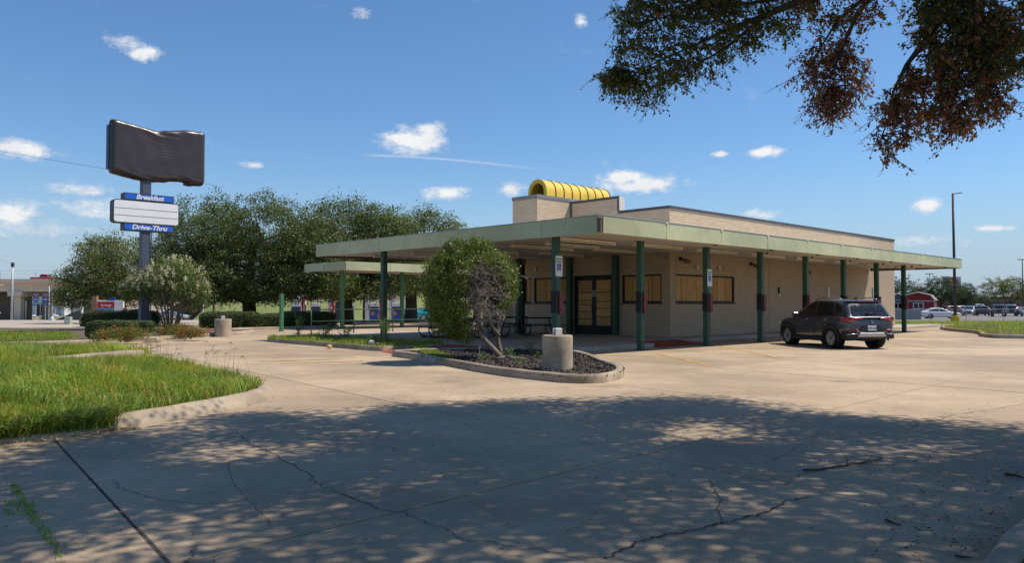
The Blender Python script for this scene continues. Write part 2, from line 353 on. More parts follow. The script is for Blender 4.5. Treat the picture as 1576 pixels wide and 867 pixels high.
# ------------------------------------------------------------------ the ground
def sheet(name, poly, z, m_, follow=False, sub=1, kind='structure'):
    bm = bmesh.new(); vs = [bm.verts.new((p[0],p[1],0)) for p in poly]; bm.faces.new(vs)
    if follow:
        for ax, lo, hi, st in ((0,-400,400,16),(1,40,420,16)):
            for c in range(lo, hi, st):
                no = (1,0,0) if ax == 0 else (0,1,0); co = (c,0,0) if ax == 0 else (0,c,0)
                bmesh.ops.bisect_plane(bm, geom=bm.verts[:]+bm.edges[:]+bm.faces[:], plane_co=co, plane_no=no)
    for v in bm.verts: v.co.z = (gz(v.co.x,v.co.y) if follow else 0) + z
    bmesh.ops.recalc_face_normals(bm, faces=bm.faces)
    for f in bm.faces:
        if f.normal.z < 0: f.normal_flip()
    me = D.meshes.new(name); bm.to_mesh(me); bm.free(); me.materials.append(m_); o = obj(name, me); o['kind'] = kind; return o
def ground():
    xs = np.unique(np.r_[np.arange(-260,261,8), np.arange(-2400,2401,240)]); ys = np.unique(np.r_[np.arange(-60,420,8), np.arange(420,4200,300)])
    V = [(x,y,gz(x,y)-.10) for y in ys for x in xs]; nx = len(xs)
    F = [(j*nx+i,j*nx+i+1,(j+1)*nx+i+1,(j+1)*nx+i) for j in range(len(ys)-1) for i in range(nx-1)]
    o = B().add(V,F).build('ground', M_ground); o['kind'] = 'structure'
ground()
# street beyond the lot on the left, and the neighbour's paved yard on the right
sheet('street', [(-160,44),(-27,44),(-24,52),(-6,62),(30,110),(30,150),(-60,168),(-160,168)], -.055, M_street, True)
sheet('neighbour_parking', [(22,51),(110,40),(190,120),(120,190),(45,150),(30,85)], -.06, M_asph, True)
# ------------------------------------------------------------------ concrete lot: slabs with open joints
def lot():
    A = Vector((.70,.714,0)).normalized(); Bv = Vector((-.60,.80,0)).normalized(); O = Vector((1.23,7.53,0)); la, lb, g = 4.45, 4.7, .0115
    root = sheet('parking_lot', [(-30,-4),(46,-4),(46,52),(30,53),(-6,62),(-24,52),(-30,44)], -.011, M_joint)
    tag(root, 'sunlit cracked concrete parking lot and drive lanes')
    a, b = A*la, Bv*lb; sh = lambda i,j,e: A*(la*i+e*i*0)+Bv*(lb*j)
    me = None
    for i in range(-9, 15):
        for j in range(-7, 12):
            c = O + A*(la*(i+.5)) + Bv*(lb*(j+.5))
            if c.y < -2 or c.y > 54 or abs(c.x) > .74*max(c.y,0)+6.5: continue
            if c.x < -24 and c.y > 40: continue
            if me is None:
                bb = B(); q = [A*((la/2-g)*s)+Bv*((lb/2-g)*t) for s,t in ((-1,-1),(1,-1),(1,1),(-1,1))]; bb.prism(q, -.03, 0); me = bb.mesh('slab', M_slab)
                bm = bmesh.new(); bm.from_mesh(me); bmesh.ops.bevel(bm, geom=[e for e in bm.edges if all(v.co.z > -.01 for v in e.verts)], offset=.006, segments=1, affect='EDGES'); bm.to_mesh(me); bm.free()
            o = obj('slab', me, root, (c.x,c.y,random.uniform(-.004,.0)))
    return root
LOT = lot()
def ribbon(pts, w0, w1, z, jit=.0, n=12):
    P = [Vector(p) for p in pts]; Q = []
    for i in range(len(P)-1):
        for k in range(n): Q.append(P[i].lerp(P[i+1], k/n))
    Q.append(P[-1]); L_ = []; R_ = []; off = 0
    for i, q in enumerate(Q):
        t = (Q[min(i+1,len(Q)-1)]-Q[max(i-1,0)]).normalized(); nrm = Vector((-t.y,t.x,0)); off = off*.8 + random.uniform(-jit,jit)
        w = random.uniform(w0,w1); c = q + nrm*off; L_.append((c.x+nrm.x*w/2,c.y+nrm.y*w/2,z)); R_.append((c.x-nrm.x*w/2,c.y-nrm.y*w/2,z))
    m_ = len(Q); return B().add(L_+R_, [(i,i+1,m_+i+1,m_+i) for i in range(m_-1)])
CR = [([(365,662),(385,680),(412,697),(470,727),(478,740),(498,752),(523,760),(578,785),(625,792),(640,800),(700,826),(735,832),(800,845),(880,856),(935,862)],.006,.018),
      ([(935,862),(965,842),(1000,826),(1050,822),(1110,806),(1165,795),(1205,772),(1240,765)],.012,.034),
      ([(1095,740),(1102,760),(1108,785),(1116,805)],.006,.016), ([(1205,748),(1230,735),(1260,722)],.005,.014),
      ([(172,740),(200,757),(240,769),(290,776),(335,776),(375,780)],.004,.012), ([(352,712),(372,760),(400,795),(420,812)],.004,.010),
      ([(305,840),(300,855),(296,867)],.006,.016), ([(905,785),(912,800),(850,828)],.003,.008), ([(940,752),(1000,752),(1030,750)],.003,.008),
      ([(1180,713),(1210,700),(1222,692)],.004,.010), ([(1395,660),(1425,651),(1470,640),(1540,628),(1576,622)],.006,.016), ([(1480,643),(1530,650),(1576,652)],.005,.012),
      ([(620,690),(655,688),(690,686)],.003,.008), ([(0,764),(20,763),(60,747),(110,746)],.004,.010), ([(225,655),(260,640),(330,610)],.003,.008), ([(1220,695),(1260,670),(1300,660)],.004,.010),
      ([(425,590),(470,586),(540,578)],.006,.014), ([(640,640),(680,637),(720,630)],.003,.006), ([(1400,690),(1440,698),(1500,690)],.005,.012)]
for pts, a, b in CR:
    o = ribbon([gp(*p) for p in pts], a*.62, b*.70, .0035, .020).build('crack', M_crack, LOT)
# yellow stall lines
for k, (p, q) in enumerate([((1010,545),(1092,563)),((1108,533),(1197,551)),((1185,521),(1290,540)),((400,557),(528,553)),((430,560),(560,556)),((330,549),(460,545)),((1340,517),(1445,522)),((1290,519),(1440,537))]):
    a, b = gp(*p), gp(*q); ribbon([a,b], .095, .105, .0045, 0, 2).build('painted_line', M_yel, LOT)
# weeds in the open joint at the lower corner
def joint_weeds():
    p0, p1 = gp(15,745), gp(95,860); P = []
    for t in RNG.random(300):
        c = p0.lerp(p1, t); P.append((c.x+random.gauss(0,.02), c.y+random.gauss(0,.02), 0))
    for _ in range(110):
        c = gp(random.uniform(5,55), random.choice((778,790))+random.uniform(-4,4)); P.append((c.x,c.y,0))
    V,F,c = grass_arrays(np.array(P), np.full(len(P),.026), .0035, 1.2); o = obj('joint_weeds', np_mesh('joint_weeds',V,F,LM_grass,c)); tag(o,'low green weeds sprouting from the slab joint at the lower corner','weeds',kind='stuff')
joint_weeds()
# ------------------------------------------------------------------ kerbed islands
def smooth_poly(pts, n=6, closed=True):
    P = [Vector((p[0],p[1])) for p in pts]; k = len(P); out = []
    for i in range(k if closed else k-1):
        g_ = (lambda j: P[j % k]) if closed else (lambda j: P[min(max(j,0),k-1)])
        a,b,c,d = g_(i-1),g_(i),g_(i+1),g_(i+2)
        for t in range(n):
            t /= n; out.append(.5*((2*b)+(c-a)*t+(2*a-5*b+4*c-d)*t*t+(3*b-3*c+d-a)*t**3))
    if not closed: out.append(P[-1])
    return out
def kerb(name, pts, w=.16, h=.14, closed=True, n=6, m_=None, z=0, inward=1, slope=.03):
    P = smooth_poly(pts, n, closed); k = len(P)
    if closed:
        ar = sum(P[i].x*P[(i+1)%k].y-P[(i+1)%k].x*P[i].y for i in range(k))
        if ar < 0: P.reverse()
    prof = [(0,-.03),(.0,.01),(slope*.6,h*.55),(slope,h-.03),(slope+.03,h),(w-.03,h),(w,h-.02),(w,-.03)]; rings = []
    for i in range(k):
        if closed: t = (P[(i+1)%k]-P[i-1]).normalized()
        else: t = (P[min(i+1,k-1)]-P[max(i-1,0)]).normalized()
        nr = Vector((-t.y,t.x))*inward; wob = 1+.02*math.sin(i*1.7)
        rings.append([(P[i].x+nr.x*a, P[i].y+nr.y*a, b*wob+z) for a,b in prof])
    if closed: rings.append(rings[0])
    o = B().loft(rings, False, not closed).build(name, m_ or M_kerb, auto=50); o['kind'] = 'structure'
    return o, [p for p in P]
def fill(name, P, z, m_, inset=.13):
    k = len(P); Q = []
    for i in range(k):
        t = (P[(i+1)%k]-P[i-1]); t = Vector((t.x,t.y)).normalized(); Q.append(Vector((P[i].x-t.y*inset,P[i].y+t.x*inset)))
    ar = sum(P[i].x*P[(i+1)%k].y-P[(i+1)%k].x*P[i].y for i in range(k)); P = Q if ar > 0 else P
    o = B().prism([(p.x,p.y) for p in P], z-.12, z).build(name, m_); o['kind'] = 'structure'; return o
# left foreground grass island
GI = [(-26,5.9),(-12,6.9),(-7.5,7.4),(-5.5,8.0),(-4.55,9.0),(-4.05,10.1),(-3.68,11.5),(-3.72,12.4),(-4.05,12.95),(-5.0,14.0),(-6.4,15.7),(-7.7,17.6),(-8.7,19.6),(-10.2,21.0),(-14,21.6),(-26,21.3)]
_, gpoly = kerb('grass_island_kerb', GI, .30, .15, slope=.13); fill('island_soil', gpoly, .11, M_soil, .24)
STRIP = [(-9.55,15.0),(-9.5,16.2),(-9.35,17.6),(-8.95,19.0)]
kerb('inner_kerb', STRIP, .30, .21, False, z=.12)
def seg_d(P, line):
    d = np.full(len(P), 1e9)
    for a, b in zip(line[:-1], line[1:]):
        a, b = np.array(a), np.array(b); t = np.clip(((P-a)@(b-a))/((b-a)@(b-a)),0,1); d = np.minimum(d, np.linalg.norm(P-(a+t[:,None]*(b-a)),axis=1))
    return d
def island_grass():
    P = poly_points([(p.x,p.y) for p in gpoly]+[], 380000); vis = (P[:,0] > -.70*P[:,1]-1.0)
    P = P[vis]; dist = np.hypot(P[:,0],P[:,1]); P = P[RNG.random(len(P)) < np.clip(14/dist,.3,1)**1.0]
    ds = seg_d(P, STRIP); P = P[ds > .34]; ds = seg_d(P, STRIP)
    nearside = P[:,0] > -9.2
    h = .27 + .11*snoise(P,1.1,1) + .08*snoise(P,3.1,2); h = np.clip(h,.12,.5)
    # thinner and lower towards the kerb's low end and before the inner kerb
    h *= np.where(nearside & (ds < 2.6), .5+.5*np.clip((ds-.4)/1.6,0,1), 1)
    ed = seg_d(P, [(p.x,p.y) for p in gpoly]+[(gpoly[0].x,gpoly[0].y)])
    keep = (ed > .26*(1+.5*snoise(P,2.3,5))) ; over = (P[:,0] < -4.7) & (P[:,1] < 9.0)
    k = keep | over; P, h, ed = P[k], h[k], ed[k]
    low = np.exp(-(((P[:,0]+4.75)**2+(P[:,1]-8.6)**2)/.35)); h *= 1-.6*low
    pale = snoise(P,.55,9) > .28
    V,F,c = grass_arrays(np.c_[P, .11+.20*np.clip((ed-.2)/2.6,0,1)], h, .0055, 1.25)
    pm = np.repeat(pale & (P[:,1] > 13),6); c[pm] *= np.array([1.5,1.25,1.5]); dm = np.repeat((snoise(P,1.7,12)+.5*snoise(P,4.2,3)+RNG.normal(0,.25,len(P))) > .62,6); c[dm] *= np.array([1.55,1.0,1.1])
    patch = np.repeat(1+.22*snoise(P,.9,4)+.12*snoise(P,2.7,8),6)[:,None]; c *= patch*np.array([1.0,1,1])
    o = obj('lawn_grass', np_mesh('lawn_grass',V,F,LM_grass,c)); tag(o,'long uncut green grass on the near kerbed island','grass',kind='stuff')
    Q = []
    for _ in range(9000):
        x = random.uniform(-8.5,-4.65); y = np.interp(x,[-8.5,-7.5,-5.5,-4.55],[7.28,7.4,8.0,9.0]); Q.append((x+random.gauss(0,.05), y+abs(random.gauss(0,.16))-.04, .05))
    Q = np.array(Q); V,F,c = grass_arrays(Q, np.full(len(Q),.30), .0055, 1.6); c *= .92
    o = obj('lawn_fringe', np_mesh('lawn_fringe',V,F,LM_grass,c)); tag(o,'grass flopping over the low kerb at the front of the near island','grass',kind='stuff')
    # seed stalks
    Q = poly_points([(-3.95,12.4),(-4.4,13.4),(-6.6,16.2),(-8.2,18.6),(-9.2,19.0),(-7.2,15.2),(-5.2,12.2)], 48); b = B()
    for x, y in Q:
        hh = random.uniform(.42,.72); lx, ly = random.gauss(0,.10), random.gauss(0,.10)
        b.tube([(x,y,.1),(x+lx*.4,y+ly*.4,.1+hh*.6),(x+lx,y+ly,.1+hh)], [.0022,.002,.0015], 3, False)
        for s in range(3):
            a = random.uniform(0,2*PI); b.tube([(x+lx,y+ly,.1+hh-.01*s),(x+lx+.035*math.cos(a),y+ly+.035*math.sin(a),.1+hh+.02),(x+lx+.07*math.cos(a),y+ly+.07*math.sin(a),.1+hh-.01)], [.003,.004,.002], 3, False)
    o = b.build('seed_stalks', mat('seed_stalk',(.22,.15,.07),.9,.3,6)); tag(o,'thin brown seed stalks standing above the island grass','grass',kind='stuff')
    # broadleaf weeds low at the front
    Q = poly_points([(-7,7.7),(-5.4,8.1),(-4.6,9.2),(-4.7,10.2),(-6.2,9.6),(-8,8.6)], 5200)
    leaves('clover_patch', np.c_[Q, .13+.10*RNG.random(len(Q))], .045, LM_weed, up=1.4, asp=.8)['kind'] = 'stuff'
    D.objects['clover_patch']['label'] = 'low broadleaf clover weeds at the front of the near island'
    D.objects['clover_patch']['category'] = 'weeds'
    # dead leaves in the gutter
    Q = np.array([(gp(random.uniform(20,250), 0 + 683 - 0,0).x, 0) for _ in range(1)])
    pts = []
    for _ in range(420):
        t = random.random(); p = Vector((-6.6,7.66,0)).lerp(Vector((-4.42,9.1,0)), t); pts.append((p.x+random.gauss(.05,.06), p.y-abs(random.gauss(0,.05)), .012))
    leaves('gutter_leaves', np.array(pts), .05, leafmat('litter',(.30,.16,.07),.1,.8), up=3)['kind'] = 'stuff'
    tag(D.objects['gutter_leaves'],'dead tan leaves along the gutter beside the near grass island','leaves',kind='stuff')
island_grass()
# island in front of the corner, with mulch
IA = [(-3.3,21.9),(-2.5,20.2),(-.51,16.2),(.55,14.75),(1.1,14.25),(1.65,14.3),(2.1,15.1),(2.35,16.5),(2.2,18.5),(1.9,21.4),(1.0,22.6),(-1.4,23.0)]
_, ipoly = kerb('corner_island_kerb', IA, .17, .16, n=5); fill('mulch_bed', ipoly, .10, M_mulch)
def mulch():
    P = poly_points([(p.x,p.y) for p in ipoly], 5200); b = []
    c = np.c_[P, .10+RNG.random(len(P))*.03]; V,F,t = leaf_arrays(c, .075, up=.8, asp=.4, tint_var=.5)
    o = obj('bark_chips', np_mesh('bark_chips',V,F,leafmat('bark_chip',(.085,.07,.062),0,.9),t)); tag(o,'dark bark chips and dry litter filling the corner planter','mulch',kind='stuff')
mulch()
# strip planter along the patio
IBp = [W(-2.05,14.6),W(-2.2,11),W(-2.4,7.3),W(-2.0,6.75),W(-1.3,6.7),W(.15,6.8),W(.15,11),W(.1,14.4),W(-.8,15.2),W(-1.6,15.2)]
_, bpoly = kerb('weedy_planter_kerb', IBp, .16, .15, n=5); fill('planter_soil', bpoly, .10, M_soil)
def weed_plant(name, label, base, h, n, spread, size=.06, m_=LM_weed):
    t = thing(name, label, 'weed', base, 0, 'tall weeds'); b = B(); P = []
    for _ in range(n):
        a = random.uniform(0,2*PI); hh = h*random.uniform(.6,1); s = spread*random.uniform(.3,1)
        tip = Vector((s*math.cos(a),s*math.sin(a),hh)); mid = tip*.5+Vector((0,0,hh*.15)); b.tube([(0,0,-.03),mid,tip],[.008,.006,.003],4,False)
        for k in range(int(26*hh/.6)+8):
            q = random.random(); c = (mid*2*q if q < .5 else mid.lerp(tip,(q-.5)*2)); w = .10*(1.15-q*.6); P.append((c.x+random.gauss(0,w*.6),c.y+random.gauss(0,w*.6),c.z+random.gauss(0,.03)))
    b.build('stem', M_twig, t); leaves('foliage', np.array(P), size, m_, t, up=.8, asp=.45); return t
def planter_grass(poly, n, h, name, label, z=.10):
    P = poly_points(poly, n); hh = np.clip(h*(1+.7*snoise(P,1.6,3)),.04,1); V,F,c = grass_arrays(np.c_[P,np.full(len(P),z)], hh, .007, .9, dry=.15)
    o = obj(name, np_mesh(name,V,F,LM_grass,c)); return tag(o,label,'grass',kind='stuff')
planter_grass([(p.x,p.y) for p in bpoly], 13000, .17, 'planter_grass', 'ragged weeds and grass in the strip planter before the railing')
planter_grass([tuple(p.xy) for p in (gp(632,541),gp(650,540),gp(690,552),gp(700,560),gp(660,555))], 2600, .07, 'planter_grass', 'short grass at the narrow end of the corner planter')
for px, py, h, n, s, lb in ((593,531,1.0,11,.26,'tall leafy green weed against the green post'),(459,519,1.0,8,.3,'spindly pale weed left of the railing end'),(570,532,.32,8,.25,'low bushy weed beside the tall leafy one'),
                            (500,524,.7,10,.5,'wispy dry weed under the railing'),(530,524,.65,10,.5,'wispy weed below the railing middle'),(785,553,.28,7,.2,'small bright weed at the foot of the pruned tree'),
                            (818,545,.42,6,.25,'dark weed between pruned tree and concrete pier'),(744,557,.24,3,.1,'thin sapling weed in front of the leaning trunk'),(828,551,.2,3,.1,'tiny reddish weed beside the concrete pier'),(798,560,.18,4,.12,'small weed among the bark chips')):
    weed_plant('weed', lb, W(-1.72,7.45,.12) if px == 593 else W(-1.75,8.0,.12) if px == 570 else gp(px,py,.1), h, n, s, .07 if px < 600 else .06)
# right foreground kerb under the elm, lower right corner
IR = [(1.9,3.2),(2.66,4.36),(3.25,4.98),(4.3,6.1),(6.4,7.4),(9,7.2),(11,5),(10,1),(5,.5),(2.6,1.6)]
_, rpoly = kerb('elm_island_kerb', IR, .17, .15, n=4); fill('elm_island_soil', rpoly, .10, M_soil)
# island with the pylon sign, far across the drive
IP = [(-40,24.6),(-24,25.3),(-17,26.2),(-15.3,27.8),(-14.2,30.0),(-13.3,33.6),(-12.6,37.2),(-12.75,38.6),(-14.0,39.6),(-18,41.5),(-22,42.0),(-40,40)]
_, ppoly = kerb('sign_island_kerb', IP, .18, .17, n=5); fill('sign_island_soil', ppoly, .12, M_soil)
planter_grass([(-33,25.4),(-24,25.8),(-17.6,26.8),(-16.4,28.2),(-17.2,31),(-20,35),(-30,38)], 26000, .16, 'verge_grass', 'mown green grass on the island left of the pylon sign', .12)
# hedge bed
HK = [gp(296,508),gp(302,505.5),gp(400,503),gp(492,500.5),gp(520,500),gp(522,503),gp(490,505.5),gp(400,508),gp(320,510.5)]
_, hpoly = kerb('hedge_bed_kerb', HK, .18, .15, n=3)
# right-hand island
IQ = [gp(1452,508.5),gp(1500,513.5),gp(1600,522),(45,38),(60,50),(45,55),(33,52.5),gp(1458,504.5)]
_, qpoly = kerb('far_grass_island_kerb', IQ, .18, .16, n=4); fill('far_island_soil', qpoly, .12, M_soil)
planter_grass([(p.x,p.y) for p in qpoly], 26000, .20, 'verge_grass', 'pale green uncut grass on the island by the lamp post', .12)
o = D.objects['verge_grass.001'] if 'verge_grass.001' in D.objects else None
planter_grass([(23.5,50),(31,57),(60,58),(60,63),(28,63),(21,52)], 14000, .25, 'verge_grass', 'thin strip of verge grass before the chain link fence', -.06)
# ------------------------------------------------------------------ text helper
def text(s, size, m_, parent, M, ext=.004, bold=0., shear=0., ax='CENTER', name='lettering', sx=1.0, spacing=1.0):
    cu = D.curves.new('t', 'FONT'); cu.body = s; cu.size = size; cu.extrude = ext; cu.offset = bold; cu.shear = shear; cu.align_x = ax; cu.align_y = 'CENTER'; cu.space_character = spacing; cu.resolution_u = 3
    o = D.objects.new('t', cu); COL.objects.link(o); dg = bpy.context.evaluated_depsgraph_get(); me = D.meshes.new_from_object(o.evaluated_get(dg)); D.objects.remove(o); D.curves.remove(cu)
    me.name = name; me.materials.clear(); me.materials.append(m_); me.transform(Matrix.Diagonal((sx,1,1,1))); me.transform(M); q = obj(name, me, parent); return q
def face_M(loc, right, up):                              # text plane: x along right, y along up
    r, u = Vector(right).normalized(), Vector(up).normalized(); n = r.cross(u)
    M = Matrix((r, u, n)).transposed().to_4x4(); M.translation = Vector(loc); return M
# ------------------------------------------------------------------ patio, walks, ramps (site axes)
def site(name, poly, z0, z1, m_, bevel=.012, kind='structure', label=None):
    o = B().prism([tuple(W(*p).xy) for p in poly], z0, z1).build(name, m_, bevel=bevel); o['kind'] = kind
    if label: o['label'] = label
    return o
PZ = .13
for i in range(4):
    for j in range(7):
        u0, u1 = .18+i*2.48, .18+(i+1)*2.48-.012; v0, v1 = 2.25+j*2.19, 2.25+(j+1)*2.19-.012
        if j == 0 and i == 3: continue
        if j == 0 and i == 2: u1 = 5.5
        if u1 <= u0: continue
        o = site('patio_slab', [(u0,v0),(u1,v0),(u1,v1),(u0,v1)], -.02, PZ, M_patio)
site('patio_slab', [(5.52,3.5),(10.08,3.5),(10.08,4.43),(5.52,4.43)], -.02, PZ-.002, M_patio)
for k in range(6): site('walk_slab', [(10.1+k*4,3.5),(14.09+k*4,3.5),(14.09+k*4,4.79),(10.1+k*4,4.79)], -.02, PZ-.004, M_patio)
site('walk_slab', [(34.1,3.5),(37.5,3.5),(37.5,16),(33.75,16),(33.75,4.8),(34.1,4.79)], -.02, PZ-.004, M_patio)
B().add([W(5.5,2.0,.006),W(8.6,2.0,.006),W(8.6,3.5,PZ-.01),W(5.5,3.5,PZ-.01)],[(0,1,2,3)]).build('accessible_ramp', M_redp)['kind'] = 'structure'
B().add([W(-3.0,4.95,.006),W(-2.4,6.7,.006),W(.2,6.6,PZ+.004),W(.2,4.4,PZ+.004)],[(0,1,2,3)]).build('accessible_ramp', M_redp)['kind'] = 'structure'
# ------------------------------------------------------------------ restaurant building
BL = thing('restaurant_building', 'low tan brick drive-in restaurant with boarded windows and stepped parapet', 'building', CORNER, TH)
LW, FU, U1, V1 = 4.8, 10.1, 33.75, 13.85                # long wall at v=LW, short front at u=FU
def cut(rect, holes):
    """rectangle minus holes, as rectangles"""
    out = [rect]
    for h in holes:
        nx = []
        for (a,b,c,d) in out:
            if h[0] >= b or h[1] <= a or h[2] >= d or h[3] <= c: nx.append((a,b,c,d)); continue
            if h[2] > c: nx.append((a,b,c,h[2]))
            if h[3] < d: nx.append((a,b,h[3],d))
            c2, d2 = max(c,h[2]), min(d,h[3])
            if h[0] > a: nx.append((a,h[0],c2,d2))
            if h[1] < b: nx.append((h[1],b,c2,d2))
        out = nx
    return out
bxs = []                                                 # every brick: (wall, a0, a1, z0, z1)
def lay(wall, a0, a1, z0, z1, holes, soldiers=()):
    L_, Hc, j = .305, .1015, .010; z = z0; row = 0
    while z < z1 - .02:
        zz = min(z+Hc-j, z1-.002); x = a0 - (L_/2 if row % 2 else 0)
        while x < a1:
            p, q = max(x, a0), min(x+L_-j, a1)
            if q - p > .04:
                for r in cut((p,q,z,zz), list(holes)+list(soldiers)):
                    if r[1]-r[0] > .03 and r[3]-r[2] > .03: bxs.append((wall,)+r)
            x += L_
        z += Hc; row += 1
    for s in soldiers:
        x = s[0]
        while x < s[1]-.03: bxs.append((wall, x, min(x+.092,s[1]), s[2], s[3]-.008)); x += .1015
RH = [(10.5,15.02,1.50,2.66)]; RS = [(10.4,15.12,2.66,2.95)]
FH = [(5.2,7.2,1.50,2.66),(7.66,9.9,.1,2.70),(10.16,12.4,1.50,2.66),(12.6,13.05,1.50,2.66)]; FS = [(5.1,7.3,2.66,2.95)]
SOF = 3.50
# mortar backing walls with openings
def backing(wall, a0, a1, z0, z1, holes):
    b = B()
    for (p,q,r,s) in cut((a0,a1,z0,z1), holes):
        if wall == 'R': b.box(p,q,LW,LW+.2,r,s)
        elif wall == 'F': b.box(FU,FU+.2,p,q,r,s)
        elif wall == 'P': b.box(TU+.001,TU+.2,p,q,r,s)
        elif wall == 'Q': b.box(p,q,TV0,TV0+.2,r,s)
        elif wall == 'E': b.box(U1-.2,U1,p,q,r,s)
    return b
TU, TV0, TV1, TZ = 7.95, 10.1, 11.62, 6.18               # tower that carries the yellow hood
backing('R', FU+.2, U1-.2, PZ, 5.28, RH).build('long_wall', M_mortar, BL)
backing('F', LW, V1, PZ, 5.28, FH).build('short_wall', M_mortar, BL)
backing('E', LW, 16, PZ, 5.28, []).build('end_wall', M_mortar, BL)
B().box(FU,FU+.2,V1,16,PZ,5.28).box(FU+.2,U1-.2,15.8,16,PZ,5.28).build('rear_wall', M_mortar, BL)
B().box(FU+.2,U1-.2,LW+.2,15.8,4.7,4.8).build('roof', M_roofw, BL)
lay('R', FU, U1, PZ, 3.62, RH, RS); lay('F', LW, V1, PZ, 3.62, FH, FS)
lay('R', FU, U1, 3.80, 5.30, []); lay('F', LW, 10.05, 3.80, 5.30, [])
lay('F', 7.42, 10.08, 5.30, 5.96, [])
B().box(FU,FU+.2,7.4,10.1,5.28,5.96).build('raised_parapet', M_mortar, BL)
B().box(FU+.02,FU+.45,7.388,7.398,5.32,5.98).build('parapet_end_panel', M_render, BL)
B().box(FU+.2,FU+.45,7.4,10.1,5.3,5.98).build('parapet_backing', M_render, BL)
# tower
backing('P', TV0, TV1, 3.6, TZ-.15, []).box(TU+.2,FU+3.2,TV1-.2,TV1,3.6,TZ-.15).build('tower_wall', M_mortar, BL)
backing('Q', TU+.2, FU+3.2, 3.6, TZ-.15, []).build('tower_wall', M_mortar, BL)
lay('P', TV0, TV1, 3.80, TZ-.17, []); lay('Q', TU, FU-.01, 3.80, TZ-.17, [])
B().box(TU-.03,FU+3.23,TV0-.03,TV1+.03,TZ-.15,TZ).build('tower_coping', mat('grey_coping',(.23,.225,.23),.5,.1,2), BL, bevel=.006)
# brick meshes: the nearest ones single, the rest joined
E_ = .0036
def brick_box(w, a, b, c, d, e):
    if w == 'R': return (a,b,LW-e,LW+.004,c,d)
    if w == 'F': return (FU-e,FU+.004,a,b,c,d)
    if w == 'P': return (TU-e,TU+.004,a,b,c,d)
    if w == 'Q': return (a,b,TV0-e,TV0+.004,c,d)
def near_key(t):
    w,a,b,c,d = t
    if not (b-a > .28 and d-c < .12): return 1e9
    if w == 'R': return (a-FU) if 0.2 < a-FU and c < 3.2 else 1e9
    if w == 'F': return (a-LW)+.3 if c < 3.2 else 1e9
    return 1e9
order = sorted(range(len(bxs)), key=lambda i: near_key(bxs[i])); single = set(order[:300])
shared = {}
parts_R = D.objects['long_wall']; parts_F = D.objects['short_wall']
for i in order[:300]:
    w,a,b,c,d = bxs[i]; e = random.uniform(.0028,.0046); x0,x1,y0,y1,z0,z1 = brick_box(w,a,b,c,d,E_)
    key = (w, round(b-a,2), round(d-c,2))
    if key not in shared:
        shared[key] = B().box(-(x1-x0)/2,(x1-x0)/2,-(y1-y0)/2,(y1-y0)/2,-(z1-z0)/2,(z1-z0)/2).mesh('brick', M_brick1)
    obj('brick', shared[key], parts_R if w == 'R' else parts_F, ((x0+x1)/2+(0 if w=='R' else random.uniform(-.0002,.0004)),(y0+y1)/2+(random.uniform(-.0002,.0004) if w=='R' else 0),(z0+z1)/2))
V=[];F=[];T=[]
for i,t in enumerate(bxs):
    if i in single: continue
    w,a,b,c,d = t; x0,x1,y0,y1,z0,z1 = brick_box(w,a,b,c,d,random.uniform(.0028,.0046)); k = len(V)
    V += [(x0,y0,z0),(x1,y0,z0),(x1,y1,z0),(x0,y1,z0),(x0,y0,z1),(x1,y0,z1),(x1,y1,z1),(x0,y1,z1)]; F += [(k+3,k+2,k+1,k),(k+4,k+5,k+6,k+7),(k,k+1,k+5,k+4),(k+1,k+2,k+6,k+5),(k+2,k+3,k+7,k+6),(k+3,k,k+4,k+7)]
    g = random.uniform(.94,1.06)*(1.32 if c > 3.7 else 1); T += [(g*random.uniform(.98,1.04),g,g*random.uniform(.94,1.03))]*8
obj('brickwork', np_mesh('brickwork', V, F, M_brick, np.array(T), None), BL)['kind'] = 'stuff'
# copings
def bbox(name, m_, par, *a, bevel=.006): return B().box(*a).build(name, m_, par, bevel=bevel)
bbox('coping', M_cope, BL, FU-.04, U1+.03, LW-.045, LW+.24, 5.285, 5.40)
bbox('coping', M_cope, BL, FU-.04, FU+.24, LW+.242, 7.36, 5.286, 5.401)
bbox('coping', M_cope, BL, FU-.045, FU+.02, 7.36, 10.12, 5.94, 6.04); bbox('coping', M_cope, BL, FU-.046, FU+.019, 7.345, 7.42, 5.40, 6.041); bbox('coping', M_cope, BL, FU-.047, FU+.018, 10.02, 10.115, 3.8, 5.94)
bbox('coping', M_render, BL, FU+.021, FU+.46, 7.386, 10.1, 5.98, 6.02)
bbox('coping', M_cope, BL, U1-.2, U1+.03, LW+.242, 16, 5.287, 5.399)
